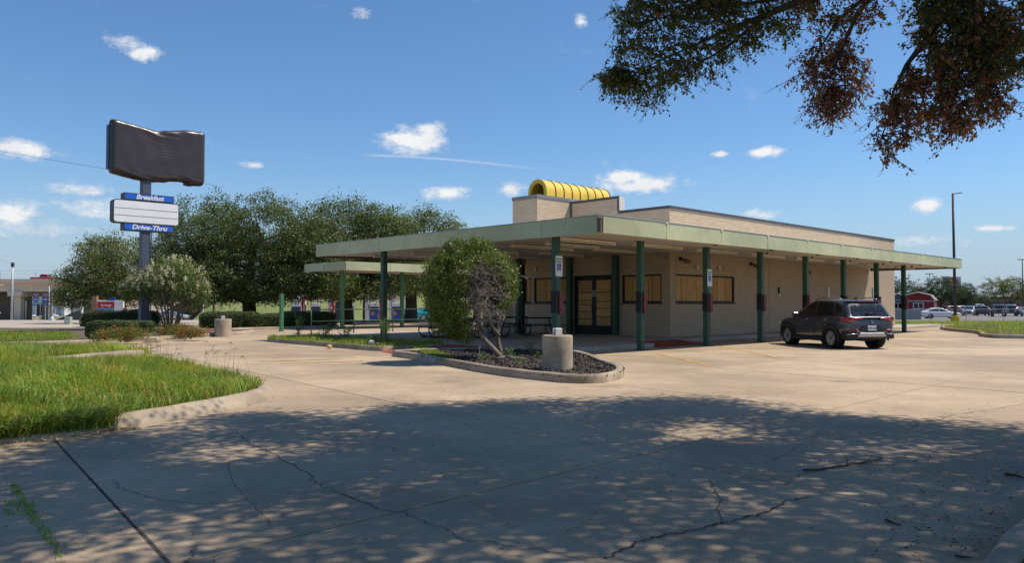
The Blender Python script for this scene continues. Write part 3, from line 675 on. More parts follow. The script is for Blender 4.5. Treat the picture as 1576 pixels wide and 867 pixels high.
# windows and doors with boards
def window(wall, a0, a1, z0, z1, n, name='window', mull=()):
    d = .06
    def bx_(b, p, q, r, s, e0, e1):
        if wall == 'R': b.box(p,q,LW+e0,LW+e1,r,s)
        else: b.box(FU+e0,FU+e1,p,q,r,s)
    fr = B(); t = .07
    for (p,q,r,s) in [(a0,a1,z0,z0+t),(a0,a1,z1-t,z1),(a0,a0+t,z0+t,z1-t),(a1-t,a1,z0+t,z1-t)]+[(m_-.06,m_+.06,z0+t,z1-t) for m_ in mull]: bx_(fr,p,q,r,s,.03,.12)
    w_ = fr.build(name, M_black, BL)
    ed = [a0+t]+[x for m_ in mull for x in (m_-.06,m_+.06)]+[a1-t]
    for k in range(0,len(ed),2):
        L_ = ed[k+1]-ed[k]; cs = [0]
        for i in range(n): cs.append(cs[-1]+random.uniform(.6,1.4))
        cs = [ed[k]+L_*c/cs[-1] for c in cs]
        for i in range(n):
            b = B(); bx_(b, cs[i]+.013, cs[i+1]-.013, z0+t, z1-t, .06+random.uniform(0,.012), .095); b.build('board', M_board, w_)
    b = B(); bx_(b, a0-.03, a1+.03, z0-.055, z0-.003, -.03, .1); b.build('sill', M_black, w_)
    return w_
window('R',10.5,15.02,1.5,2.66,4,mull=(12.85,)); window('F',5.2,7.2,1.5,2.66,5); window('F',10.16,12.4,1.5,2.66,4); window('F',12.6,13.05,1.5,2.66,1)
def doors():
    b = B(); b.box(FU+.02,FU+.14,7.66,7.74,PZ,2.70).box(FU+.02,FU+.14,9.82,9.9,PZ,2.70).box(FU+.02,FU+.14,7.74,9.82,2.60,2.70); fr = b.build('door_frame', M_black, BL)
    for k,(p,q) in enumerate(((7.75,8.775),(8.785,9.81))):
        d = B(); d.box(FU+.04,FU+.10,p,p+.11,PZ+.01,2.59).box(FU+.04,FU+.10,q-.11,q,PZ+.01,2.59).box(FU+.04,FU+.10,p+.11,q-.11,PZ+.01,.50).box(FU+.04,FU+.10,p+.11,q-.11,2.50,2.59); dd = d.build('door', M_black, BL)
        zs = [.50,.78,1.12,1.42,1.60,1.95,2.5] if k else [.50,.9,1.25,1.55,1.95,2.5]
        for i in range(len(zs)-1): B().box(FU+.055+random.uniform(0,.01),FU+.09,p+.11,q-.11,zs[i]+.013,zs[i+1]-.013).build('board', M_board, dd)
        y = q-.06 if k == 0 else p+.06
        B().tube([(FU+.04,y,1.05),(FU-.03,y,1.05),(FU-.03,y,1.45),(FU+.04,y,1.45)],.014,6).build('handle', M_dkgrey, dd)
        B().box(FU+.03,FU+.04,y-.03,y+.03,1.75,2.05).build('lock_plate', M_grey, dd)
doors()
# pilasters beside the doors and posts carrying the tower
for v in (7.45,10.05): bbox('pilaster', M_green, BL, FU-.24, FU-.02, v-.12, v+.12, PZ, 3.5)
for v in (11.3,): bbox('pilaster', M_green, BL, 7.9, 8.1, v-.1, v+.1, PZ, 3.6)
bbox('pilaster', M_black, BL, 8.5, 8.65, 11.55, 11.7, PZ, 3.6)
# wall fittings
for k,(u,z) in enumerate(((12.0,2.98),(13.7,2.98))):
    bbox('wall_box', mat('cream_plastic',(.6,.57,.48),.5,.05) if k == 0 else MATS['cream_plastic'], BL, u-.08,u+.08,LW-.09,LW-.012,z-.1,z+.1)
bbox('wall_box', MATS['cream_plastic'], BL, FU-.09,FU-.012,12.2,12.34,2.98,3.18)
for u in (10.8,16.4):
    fl = B().box(u-.06,u+.06,LW-.10,LW-.01,3.2,3.34).tube([(u,LW-.1,3.28),(u,LW-.24,3.24)],.03,6).build('flood_light', M_dkgrey, BL); B().mbox(Matrix.Translation((u+.08,LW-.3,3.17))@Matrix.Rotation(.5,4,'X'),.3,.22,.14).build('lamp_head', mat('brown_enamel',(.22,.14,.08),.5,.2) if u < 11 else MATS['brown_enamel'], fl, bevel=.02)
fl = B().box(8.1,8.3,11.1,11.3,3.2,3.45).build('flood_light', MATS['brown_enamel'], BL, bevel=.02)
bbox('junction_box', M_grey, BL, FU-.12,FU-.012,5.0,5.16,3.25,3.42)
bbox('pipe_stub', M_black, BL, 19.0,19.14,LW-.05,LW-.013,1.95,2.25); bbox('pipe_cover', M_white, BL, 19.02,19.14,LW-.06,LW-.013,1.8,1.95)
bbox('wall_plate', M_white, BL, 24.4,24.6,LW-.04,LW-.013,1.75,2.3); bbox('wall_plate', M_grey, BL, 30.3,30.5,LW-.04,LW-.013,1.9,2.4)
bbox('control_joint', M_mortar, BL, 18.1,18.12,LW-.016,LW-.01,PZ,3.5); bbox('vent_pipe', M_grey, BL, 22.3,22.42,LW-.15,LW-.013,2.95,3.1)
# ------------------------------------------------------------------ yellow barrel hood
HD = thing('yellow_barrel_hood', 'bright yellow ribbed barrel-vault hood on the roof tower', 'roof hood', W(8.8,(TV0+TV1)/2,TZ), TH)
def arch(r, hs, n=14): return [(-r,0)] + [(-r*math.cos(PI*i/n), hs+r*math.sin(PI*i/n)) for i in range(n+1)] + [(r,0)]
Lh, ns = 4.4, 8; R0, hs = .56, .26
for i in range(ns):
    x0, x1 = i*Lh/ns + (.03 if i == 0 else .014), (i+1)*Lh/ns - .014; b = B(); oa, ia = arch(R0,hs), arch(R0-.05,hs)
    rings = [[(x,p[0],p[1]) for p in oa] + [(x,p[0],p[1]) for p in ia[::-1]] for x in (x0,x1)]
    b.loft(rings).build('hood_panel', M_yhood, HD, auto=40)
for i in range(1,ns+1):
    x = i*Lh/ns; oa, ia = arch(R0+.028,hs), arch(R0-.06,hs)
    B().loft([[(xx,p[0],p[1]) for p in oa]+[(xx,p[0],p[1]) for p in ia[::-1]] for xx in (x-.013,x+.013)]).build('hood_rib', M_dkgrey if i % 1 == 0 else M_yhood, HD, auto=40)
oa, ia = arch(R0+.01,hs), arch(R0-.17,hs)
B().loft([[(xx,p[0],p[1]) for p in oa]+[(xx,p[0],p[1]) for p in ia[::-1]] for xx in (-.06,.03)]).build('front_ring', M_yhood, HD, auto=40)
ib = arch(R0-.06,hs); B().add([(.9,p[0],p[1]) for p in ib],[tuple(range(len(ib)))]).build('back_panel', M_yhood, HD)
# ------------------------------------------------------------------ canopy
CN = thing('parking_canopy', 'wide flat canopy with sage green fascia on green steel columns', 'canopy', CORNER, TH)
CL, CV = 30.0, 14.8; FZ0, FZ1 = 3.34, 3.82
def sz(u, v): return 3.375 + .125*min(1, min(max(u,0), max(v,0))/4.8)
def panel(name, p0, p1, inward, m_=M_fas, z0=FZ0, z1=FZ1, par=None):
    p0, p1, n = Vector(p0), Vector(p1), Vector(inward); t = .03; lean = random.uniform(-.006,.012); g = (p1-p0).normalized()*.006; a, b = p0+g, p1-g; z0 += random.uniform(-.004,.004)
    vs = [(*(a+n*lean).xy,z0),(*(b+n*lean).xy,z0),(*(b+n*(lean+t)).xy,z0),(*(a+n*(lean+t)).xy,z0),(*a.xy,z1),(*b.xy,z1),(*(b+n*t).xy,z1),(*(a+n*t).xy,z1)]
    return B().add(vs,[(3,2,1,0),(4,5,6,7),(0,1,5,4),(1,2,6,5),(2,3,7,6),(3,0,4,7)]).build(name, m_, par or CN, bevel=.004)
k = 10
for i in range(k): panel('fascia_panel', (CL*i/k+(.1 if i==0 else 0),0), (CL*(i+1)/k,0), (0,1))
vs_ = [.14,2.2,5.1,7.75,10.35,12.95,14.8]
for i in range(6): panel('fascia_panel', (0,vs_[i]), (0,vs_[i+1]), (1,0))
for i in range(2): panel('fascia_panel', (CL,.05+2.3*i), (CL,2.3+2.3*i), (-1,0))
for i in range(4): panel('fascia_panel', (.05+2.5*i,CV), (2.5+2.5*i,CV), (0,-1), mat('brown_back_fascia',(.17,.13,.10),.7,.15,1) if i == 0 else MATS['brown_back_fascia'])
M_bb = MATS['brown_back_fascia']
B().box(.03,.16,.03,.16,FZ0+.03,FZ1-.02).build('corner_board', M_bb, CN)
for a in ((-.012,CL+.012,-.014,.05),(-.014,.05,.052,CV+.01),(CL-.05,CL+.012,.052,4.7)): B().box(*a,FZ1+.002,FZ1+.02).build('drip_edge', M_galv, CN)
for i in range(1,10): B().box(CL*i/10-.05,CL*i/10+.05,-.022,-.004,FZ1-.03-random.uniform(0,.03),FZ1+.004).build('sealant_patch', M_white, CN)
for v in vs_[1:6]: B().box(-.02,-.004,v-.03,v+.03,FZ0+.0,FZ0+.03).build('sealant_patch', M_white, CN)
# inner beams behind the fascia and roof deck
B().box(.05,CL-.05,.05,.12,3.40,3.80).build('edge_beam', M_bb, CN); B().box(.05,.12,.121,CV-.05,3.40,3.80).build('edge_beam', M_bb, CN); B().box(.121,9.9,CV-.12,CV-.05,3.33,3.80).build('edge_beam', M_bb, CN); B().box(CL-.13,CL-.05,.121,LW-.06,3.33,3.80).build('edge_beam', M_bb, CN)
B().box(.02,CL-.02,.02,LW-.03,3.74,3.79).box(.02,FU-.03,LW-.029,CV-.02,3.741,3.79).build('roof_deck', M_roofw, CN)
# soffit panels follow the drainage fall
def soffit(u0,u1,v0,v1,nu,nv):
    P = [(u0+(u1-u0)*i/nu, v0+(v1-v0)*j/nv) for j in range(nv+1) for i in range(nu+1)]; n = nu+1
    vs = [(u,v,sz(u,v)) for u,v in P]+[(u,v,sz(u,v)+.02) for u,v in P]; m_ = len(P); fs = []
    for j in range(nv):
        for i in range(nu):
            a = j*n+i; fs += [(a,a+n,a+n+1,a+1),(m_+a,m_+a+1,m_+a+n+1,m_+a+n)]
    for i in range(nu): fs += [(i,i+1,m_+i+1,m_+i),(nv*n+i+1,nv*n+i,m_+nv*n+i,m_+nv*n+i+1)]
    for j in range(nv): fs += [(j*n+n,j*n,m_+j*n,m_+j*n+n),(j*n+nu,j*n+n+nu,m_+j*n+n+nu,m_+j*n+nu)]
    return B().add(vs,fs).build('soffit_panel', M_soff, CN, auto=30)
nP = 30
for i in range(nP): soffit(.125+(CL-.26)*i/nP, .125+(CL-.26)*(i+1)/nP-.008, .125, LW-.02, 1, 6)
for j in range(10): soffit(.125, FU-.03, LW-.012+9.75*j/10, LW-.012+9.75*(j+1)/10-.008, 8, 1)
# columns with call boxes
def column(u, v, z0=0., top=None, box=True):
    top = top or sz(u,v); s = .095; c = B().box(u-s,u+s,v-s,v+s,z0,top).build('column', M_green, CN, bevel=.012)
    B().box(u-.16,u+.16,v-.16,v+.16,z0,z0+.018).build('base_plate', M_green, c, bevel=.003)
    if box:
        B().box(u-.03,u+.14,v-s-.07,v-s-.002,1.16,1.80).build('call_box', M_maroon, c, bevel=.008)
        B().box(u-s-.022,u-s-.002,v-.10,v+.10,1.20,1.83).build('backing_box', M_black, c, bevel=.006)
        for z in (1.25,1.6): B().lathe([(.022,0),(.022,.006)],10,Matrix.Translation((u+.055,v-s-.069,z))@Matrix.Rotation(PI/2,4,'X')).build('button', M_black, c)
    return c
column(.35,1.95)
for u in (3.73,7.5,11.23,14.97,18.64,22.36,25.85): column(u,1.5)
column(.42,10.62,PZ,box=False); column(3.45,10.55,PZ,box=False)
# strip lights
def strip(u, v, L_=2.5):
    z = min(sz(u-L_/2,v), sz(u+L_/2,v)); b = B(); b.box(u-L_/2,u+L_/2,v-.06,v+.06,z-.055,z-.004); f_ = b.build('strip_light', M_fix, CN, bevel=.006)
    for dy in (-.035,.035): B().tube([(u-L_/2+.05,v+dy,z-.085),(u+L_/2-.05,v+dy,z-.085)],.018,6).build('tube', mat('old_tube',(.62,.57,.46),.4,.1) if 'old_tube' not in MATS else MATS['old_tube'], f_)
    for x in (u-L_/2+.03,u,u+L_/2-.03): B().box(x-.03,x+.03,v-.055,v+.055,z-.11,z-.056).build('tube_holder', M_fix, f_)
for i in range(7): strip(5.75+3.74*i, 2.25, 2.7)
strip(1.9,2.1,2.6); strip(3.4,4.0,2.6)
for v in (5.2,8.0,10.6,13.2): strip(3.2,v,3.0); strip(7.2,v,2.6)
for i in range(7):                                        # small fittings under the eave
    u = 6.1+3.7*i; B().box(u-.06,u+.06,.25,.33,sz(u,.3)-.06,sz(u,.3)-.003).build('eave_vent', M_bb, CN)
for i in range(5): B().tube([(11.2+3.74*i,1.2,sz(11,1.2)-.02),(11.2+3.74*i,1.2,sz(11,1.2)-.10)],.05,8).build('spot_can', M_bb, CN)
# ------------------------------------------------------------------ reserved parking signs
M_sg = mat('sign_white',(.72,.72,.70),.4,.04); M_sgb = mat('sign_blue',(.02,.07,.30),.4,.05); M_sgg = mat('sign_green',(.03,.16,.08),.5,.05)
def acc_sign(loc, label, z):
    t = thing('reserved_parking_sign', label, 'sign', loc, TH, 'reserved parking signs'); w, h = .305, .60
    # faces -v (towards the lane)
    b = B(); n = 5; r = .03; poly = []
    for cx_,cz_,a0 in ((w/2-r,h/2-r,0),(-w/2+r,h/2-r,90),(-w/2+r,-h/2+r,180),(w/2-r,-h/2+r,270)):
        for i in range(n): a = math.radians(a0+90*i/(n-1)); poly.append((cx_+r*math.cos(a), cz_+r*math.sin(a)))
    vs = [(x,y,zz) for y in (0,.004) for x,zz in poly]; m_ = len(poly)
    b.add(vs,[tuple(range(m_)),tuple(range(2*m_-1,m_-1,-1))]+[(i,(i+1)%m_,m_+(i+1)%m_,m_+i) for i in range(m_)]); b.build('plate', M_sg, t)
    for (x0,x1,z0,z1) in ((-w/2+.012,w/2-.012,h/2-.02,h/2-.014),(-w/2+.012,w/2-.012,-h/2+.014,-h/2+.02),(-w/2+.012,-w/2+.018,-h/2+.014,h/2-.014),(w/2-.018,w/2-.012,-h/2+.014,h/2-.014)): B().box(x0,x1,-.002,-.0005,z0,z1).build('border', M_sgg, t)
    fm = lambda x,z_: face_M((x,-.003,z_),(1,0,0),(0,0,1))
    text('RESERVED',.062,M_sgg,t,fm(0,.20),.001,.001,sx=.92); text('PARKING',.062,M_sgg,t,fm(0,.125),.001,.001,sx=.92)
    B().box(-.085,.085,-.003,-.0006,-.13,.07).build('symbol_panel', M_sgb, t)
    s = B()
    def line(p, q, r_=.0075): s.tube([(p[0],-.005,p[1]),(q[0],-.005,q[1])], r_, 5)
    for i in range(10):                                    # wheel arc
        a0, a1 = math.radians(150+24*i), math.radians(150+24*(i+1)); line((-.008+.045*math.cos(a0),-.07+.045*math.sin(a0)),(-.008+.045*math.cos(a1),-.07+.045*math.sin(a1)),.006)
    line((-.02,.03),(-.012,-.035)); line((-.016,-.005),(.025,-.008)); line((-.012,-.035),(.03,-.035)); line((.03,-.035),(.045,-.085)); line((.045,-.085),(.062,-.078))
    s.lathe([(.001,-.004),(.0135,-.004),(.0135,.002),(.001,.002)],10,Matrix.Translation((-.023,-.005,.048))@Matrix.Rotation(PI/2,4,'X')); s.build('wheelchair_symbol', M_sg, t)
    return t
acc_sign(W(.35+.02,1.95-.102,2.53), 'reserved parking sign on the corner column, nearest the concrete pier', 0)
acc_sign(W(7.5+.05,1.5-.102,2.35), 'reserved parking sign on the column before the long boarded window', 0)
# ------------------------------------------------------------------ second canopy behind
C2 = thing('rear_canopy', 'smaller sage green canopy on two green posts behind the patio', 'canopy', W(7.3,24.3), TH)
_cn, CN_ = CN, CN
L2 = 15.0
for i in range(5): panel('fascia_panel', (L2*i/5,0), (L2*(i+1)/5,0), (0,1), par=C2)
for i in range(2): panel('fascia_panel', (0,.05+2.3*i), (0,2.3+2.3*i), (1,0), par=C2)
B().box(.035,.10,.035,.10,3.5,3.7).build('corner_bracket', M_black, C2); B().box(.05,L2,.05,4.6,3.40,3.43).build('soffit', M_soff, C2); B().box(.05,L2,.05,4.6,3.7,3.79).build('roof_deck', M_cope, C2)
for u in (.7,4.9,9.1): 
    c = B().box(u-.095,u+.095,1.4,1.59,0,3.4).build('column', mat('green_steel_bright',(.07,.20,.10),.5,.12,2) if u < 1 else MATS['green_steel_bright'], C2, bevel=.01); B().box(u-.16,u+.16,1.35,1.65,0,.018).build('base_plate', M_green, c)
o = B().box(-.09,.09,-.09,.09,0,1.95).box(-.15,.15,-.15,.15,0,.02).build('green_post', MATS['green_steel_bright'], None, loc=gp(433,510.5), rz=TH, bevel=.01); tag(o,'lone green steel post in front of the dark oak','post')
# ------------------------------------------------------------------ patio railing
RL = thing('patio_railing', 'green two-rail pipe railing along the patio edge', 'railing', W(.2,17.25,PZ), TH)
for x in (1.0,3.15,5.3,7.6): B().tube([(x,0,0),(x,0,1.07)],.028,8).build('post', M_green, RL, smooth=True)
for z in (1.07,.56): B().tube([(1.0,0,z),(7.6,0,z)],.026,8).build('rail', M_green, RL, smooth=True)
# ------------------------------------------------------------------ picnic tables
M_tbl = mat('dark_green_plastisol',(.014,.022,.020),.5,.15,4)
def picnic(loc, rz, label):
    t = thing('picnic_table', label, 'table', loc, rz, 'patio picnic tables')
    for k in range(5): B().box(-.95,.95,-.38+.153*k,-.38+.153*k+.14,.73,.76).build('top_slat', M_tbl, t, bevel=.01)
    B().box(-.9,.9,-.36,.36,.70,.728).build('top_frame', M_tbl, t)
    for s in (-1,1):
        for k in range(2): B().box(-.95,.95,s*.70-.13+.135*k,s*.70-.13+.135*k+.125,.42,.45).build('bench_slat', M_tbl, t, bevel=.01)
        x = s*.62
        def arcpts(c, r, a0, a1, n=8): return [(x, c[0]+r*math.cos(math.radians(a0+(a1-a0)*i/n)), c[1]+r*math.sin(math.radians(a0+(a1-a0)*i/n))) for i in range(n+1)]
        for q in (-1,1):
            p = [(x,q*.30,.70),(x,q*.22,.45)] + [(x,q*(.30+.30*math.cos(math.radians(200+i*20))*.8-.0), .20+.17*math.sin(math.radians(200+i*20))) for i in range(6)] + [(x,q*.62,.12),(x,q*.70,.25),(x,q*.70,.42)]
            B().tube(p,.026,7).build('leg', M_tbl, t, smooth=True)
        B().tube([(x,-.72,.40),(x,.72,.40)],.024,6).build('cross_bar', M_tbl, t); B().tube([(x,-.62,.035),(x,.62,.035)],.026,6).build('foot_bar', M_tbl, t)
    return t
picnic((1.1,32.6,PZ), .35, 'dark metal picnic table nearest the boarded doors')
picnic((-1.0,31.0,PZ), .55, 'dark metal picnic table directly behind the leaning trunk')
picnic((-2.75,30.2,PZ), 2.0, 'dark metal picnic table partly hidden by the pruned tree')
picnic((-.3,34.6,PZ), .3, 'dark metal picnic table at the back of the patio')
# ------------------------------------------------------------------ concrete light-pole piers
M_pier = mat('pier_concrete',(.44,.365,.265),.9,.14,2.2,.006,45,stain=.25)
def pier(loc, r, h, label):
    t = thing('concrete_pier', label, 'concrete pier', loc, .4, 'light pole piers')
    B().lathe([(r*1.0,-.1),(r,0),(r*.995,h*.5),(r,h-.03),(r-.012,h-.006),(r-.035,h),(.001,h)],36).build('pier_body', M_pier, t, auto=50)
    bx_ = B().box(-.075,.075,-.075,.075,h,h+.14).build('junction_box', M_white, t, bevel=.008)
    for a in range(4): B().tube([(.16*math.cos(a*PI/2+.8),.16*math.sin(a*PI/2+.8),h-.01),(.16*math.cos(a*PI/2+.8),.16*math.sin(a*PI/2+.8),h+.12)],.013,6).build('anchor_bolt', mat('rust',(.14,.06,.035),.9,.3) if 'rust' not in MATS else MATS['rust'], t)
pier(gp(858,570,.09), .315, .72, 'stout round concrete pier with a small grey box in the corner planter')
pier(gp(343,515,.1), .36, .68, 'weathered concrete pier at the tip of the sign island')
o = B().tube([(0,0,0),(0,0,.33)],.012,6).lathe([(.02,.31),(.02,.34)],8).build('pipe_stake', M_grey, None, loc=gp(738,556,.1)); tag(o,'thin metal pipe stake standing in the corner planter','stake')
# ------------------------------------------------------------------ pylon sign
PY = thing('pylon_sign', 'tall pylon sign on a square steel pole, top wrapped in black plastic', 'sign', gp(221,512), TH)
M_pole = mat('blue_grey_pole',(.085,.10,.135),.5,.12,1.2)
B().box(-.21,.21,-.21,.21,0,8.2).build('pole', M_pole, PY, bevel=.012); bp_ = B().box(-.42,.42,-.42,.42,-.15,.06).build('footing', M_pier, PY, bevel=.02)
for a in ((-.3,-.3),(.3,-.3),(-.3,.3),(.3,.3)): B().tube([(a[0],a[1],.05),(a[0],a[1],.16)],.02,6).build('anchor_bolt', MATS['rust'], PY)
B().tube([(.24,-.24,0),(.24,-.24,5.2)],.025,6).build('conduit', M_pole, PY)
B().tube([(.5,-.5,-.1),(.5,-.5,.35),(.75,-.6,.35),(.75,-.6,-.1)],.02,6).build('bent_pipe', M_grey, PY)
def rbox(x0,x1,z0,z1,y0,y1,r,n=6):
    poly = []
    for cx_,cz_,a0 in ((x1-r,z1-r,0),(x0+r,z1-r,90),(x0+r,z0+r,180),(x1-r,z0+r,270)):
        for i in range(n): a = math.radians(a0+90*i/(n-1)); poly.append((cx_+r*math.cos(a),cz_+r*math.sin(a)))
    return B().loft([[(x,y,z) for x,z in poly] for y in (y0,y1)])
M_sgbox = mat('sign_cabinet_dark',(.05,.05,.06),.5,.1); M_panel = mat('milky_panel',(.90,.895,.88),.35,.03,.8,stain=.03); M_bluep = mat('blue_panel',(.02,.14,.66),.3,.08,1.5); M_let = mat('letter_white',(.8,.8,.8),.5,.02)
# reader board and the two blue boxes: x along site u, face towards -v
zc = 5.52; 
def cabinet(x0,x1,z0,z1,dep,r,pm,name):
    c = rbox(x0,x1,z0,z1,-dep,dep,r).build(name, M_sgbox, PY, auto=40); rbox(x0+.045,x1-.045,z0+.045,z1-.045,-dep-.006,-dep+.02,max(r-.04,.01)).build('face_panel', pm, c, auto=40); return c
cb = cabinet(-1.60,1.60,5.49,6.66,.26,.16,M_panel,'reader_board')
for z in (5.88,6.24): B().box(-1.53,1.53,-.278,-.2665,z-.005,z+.005).build('letter_rail', M_grey, cb)
c1 = cabinet(-1.10,1.32,6.665,7.02,.27,.02,M_bluep,'name_box'); c2 = cabinet(-1.10,1.32,5.13,5.485,.27,.02,M_bluep,'name_box')
text('Breakfast',.33,M_let,c1,face_M((.12,-.282,6.84),(1,0,0),(0,0,1)),.003,.012,.25,sx=1.08); text('Drive-Thru',.33,M_let,c2,face_M((.12,-.282,5.305),(1,0,0),(0,0,1)),.003,.012,.25,sx=1.12)
B().box(-1.0,1.0,-.12,.12,5.16,7.0).build('frame', M_sgbox, PY)
def tarp():
    x0, x1, z0, z1, dep = -1.72, 2.92, 7.93, 10.62, .34; nx, nz = 84, 52
    M_t = mat('black_plastic_wrap',(.050,.036,.036),.33,.10,2,.004,4,warp=(.8,.8,3.2),spec=.5)
    def rim(s):
        top = z1 - .30*(min(1,max(0,(s-.03)/.45)) if s < .48 else max(0,1-(s-.48)/.30)*.85+.15*max(0,1-(s-.48)/.5)); bot = z0 - .20*sstep(.0,.34,s) + .16*sstep(.42,.72,s) - .13*sstep(.78,.86,s) + .06*sstep(.93,1,s) + .010*math.sin(s*31)
        e = min(s,1-s)*(x1-x0); c = max(0,1-e/.22); d = .16*(1-math.sqrt(max(0,1-c*c))); return top-d, bot+d
    V = []; F = []; n = nx+1
    for j in range(nz+1):
        for i in range(n):
            s, t = i/nx, j/nz; s = .5-.5*math.cos(PI*s)*.97-.015+.015 if False else s; tp, bt = rim(s); x = x0+(x1-x0)*s; z = bt+(tp-bt)*t
            e = min(min(s,1-s)*(x1-x0), min(t,1-t)*(tp-bt)); bul = .12*(1-math.exp(-(e/.07)**1.3))
            wr = (.036*abs(math.sin(17*(t-.85)+9*s))-.018+.010*math.sin(70*(t-.9)+30*s))*math.exp(-((t-.88)/.11)**2)*math.exp(-((s-.50)/.20)**2)
            wr += .020*math.sin(30*(s*.6+t*2.2))*math.exp(-(t/.10)**2) + .014*math.sin(26*(s+.7*t))*math.exp(-((t-.97)/.07)**2)*math.exp(-((s-.6)/.25)**2)
            wr += .004*math.sin(x*7+z*3)+.005*math.sin(z*6-x*1.6)+.010*math.sin(40*z)*math.exp(-((s-.55)/.10)**2-((t-.58)/.16)**2)
            wr -= .07*math.exp(-((s-.48)/.18)**2-((t-.80)/.25)**2); V.append((x,-dep+.12-bul-wr,z))
    for j in range(nz):
        for i in range(nx): a = j*n+i; F.append((a,a+1,a+n+1,a+n))
    m_ = len(V); V += [(x,-y*.95,z) for x,y,z in V]
    for j in range(nz):
        for i in range(nx): a = m_+j*n+i; F.append((a,a+n,a+n+1,a+1))
    ring = [i for i in range(n)] + [j*n+nx for j in range(1,nz+1)] + [nz*n+i for i in range(nx-1,-1,-1)] + [j*n for j in range(nz-1,0,-1)]; mid = []; k = len(ring)
    for i,q in enumerate(ring):
        x,y,z = V[q]; d = Vector((x-.6,0,z-9.25)).normalized(); o = .05+.012*math.sin(i*.7); mid.append(len(V)); V.append((x+d.x*o,.02*math.sin(i*.9),z+d.z*o))
    for i in range(k):
        a,b = ring[i],ring[(i+1)%k]; c,d = mid[i],mid[(i+1)%k]; F.append((a,c,d,b)); F.append((c,a+m_,b+m_,d))
    B().add(V,F).build('plastic_wrap', M_t, PY, smooth=True)
    b = B()
    for i in range(6): x = 1.85+.12*i; b.tube([(x,-.22,7.84),(x+.05,-.15,7.74-.03*math.sin(i)),(x+.1,.05,7.82)],[.05,.08,.04],6)
    b.build('loose_flap', M_t, PY, smooth=True)
    B().box(-1.80,-1.74,-.05,.30,8.15,10.35).build('cabinet_side', mat('sign_side_blue',(.05,.08,.16),.5,.1), PY)
tarp()
# ------------------------------------------------------------------ vegetation by the sign
def boxhedge(name, label, base, L_, w, h, n, rz, size=.05, m_=LM_hedge, group='clipped hedges'):
    t = thing(name, label, 'hedge', base, rz, group)
    d = RNG.uniform(-1,1,(n,3)); p = 5.0; r = (np.abs(d)**p).sum(1)**(1/p); d = d/r[:,None]; sh = 1-.10*RNG.random(n)**2
    wob = 1+.05*np.sin(d[:,0]*9)+.04*np.sin(d[:,1]*8+2); P = np.c_[d[:,0]*L_/2*sh, d[:,1]*w/2*sh*wob, h/2+d[:,2]*h/2*sh*wob]; P = P[P[:,2] > .02]
    V,F,c = leaf_arrays(P, size, up=.5, asp=.6, tint_var=.35, out=np.c_[P[:,0]/L_*2,P[:,1]/w*2,(P[:,2]-h/2)/h*2])
    obj('foliage', np_mesh('foliage',V,F,m_,c), t)
    # twiggy dark core
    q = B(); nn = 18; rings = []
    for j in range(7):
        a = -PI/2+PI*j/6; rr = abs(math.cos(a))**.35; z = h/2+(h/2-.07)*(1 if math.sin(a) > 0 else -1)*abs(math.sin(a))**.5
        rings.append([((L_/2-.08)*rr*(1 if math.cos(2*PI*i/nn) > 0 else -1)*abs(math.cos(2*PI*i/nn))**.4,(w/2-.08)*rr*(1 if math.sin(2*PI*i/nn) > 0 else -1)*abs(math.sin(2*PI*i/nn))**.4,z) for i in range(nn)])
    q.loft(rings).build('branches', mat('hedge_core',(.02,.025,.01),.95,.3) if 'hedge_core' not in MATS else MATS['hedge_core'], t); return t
boxhedge('clipped_hedge','boxy clipped hedge beside the sign island lawn',gp(160,523,.12)+Vector((0,.6,0)),1.75,1.2,.70,13000,.25,.04)
boxhedge('clipped_hedge','low clipped hedge behind the boxy one, near the pole',gp(190,513,.12)+Vector((0,1,0)),1.7,1.1,.55,8000,.1,.045)
a0, a1 = gp(304,509.5), gp(492,505)
dv = (a1-a0); rzh = math.atan2(dv.y,dv.x)
for k,(s,l_,h,lb,off) in enumerate(((.20,3.2,1.02,'dark clipped hedge at the street end of the row',.9),(.52,3.4,.88,'lower rounded hedge behind the far concrete pier',.55),(.84,3.6,1.0,'dark clipped hedge under the big oak',.9))):
    p = a0.lerp(a1,s); boxhedge('clipped_hedge',lb,p+Vector((0,off,0)),l_,1.6,h,14000,rzh,.06)
o = fill('hedge_soil', [Vector((p.x,p.y)) for p in hpoly], .1, M_soil)
boxhedge('clipped_hedge','dense dark hedge beyond the flowering myrtle, by the price sign',at(186,492,52)*1.0+Vector((0,0,-.65)),5.0,1.6,1.25,9000,.1,.07)
def flowers_shrub(label, base, rx, ry, h, n):
    t = thing('flowering_shrub', label, 'shrub', base, 0, 'red flowering shrubs'); P,o_ = blob_points([((0,0,h*.45),(rx,ry,h*.5)),((rx*.4,.1,h*.4),(rx*.6,ry*.8,h*.4)),((-rx*.45,-.1,h*.35),(rx*.6,ry*.7,h*.38))], n, .13, .6, 18)
    P = P[P[:,2] > 0]; leaves('foliage', P, .045, LM_shrub, t, tint_var=.3)
    k = RNG.choice(len(P), 130); Q = P[k]+RNG.normal(0,.03,(130,3)); Q[:,2] = np.maximum(Q[:,2],h*.3); Q = np.repeat(Q,3,0)+RNG.normal(0,.018,(390,3)); leaves('blossom', Q, .055, LM_redf, t, up=1, asp=.9)
    b = B()
    for _ in range(16): a = random.uniform(0,2*PI); b.tube([(0,0,-.05),(rx*.6*math.cos(a),ry*.6*math.sin(a),h*.6)],[.012,.006],4)
    b.build('stems', M_bark, t)
flowers_shrub('red flowering shrub before the boxy hedge', gp(172,526,.12)+Vector((0,.6,0)), .92,.55,.52,7000)
flowers_shrub('red flowering shrub at the right foot of the pylon pole', gp(255,519,.12)+Vector((0,.8,0)), .80,.6,.55,6000)
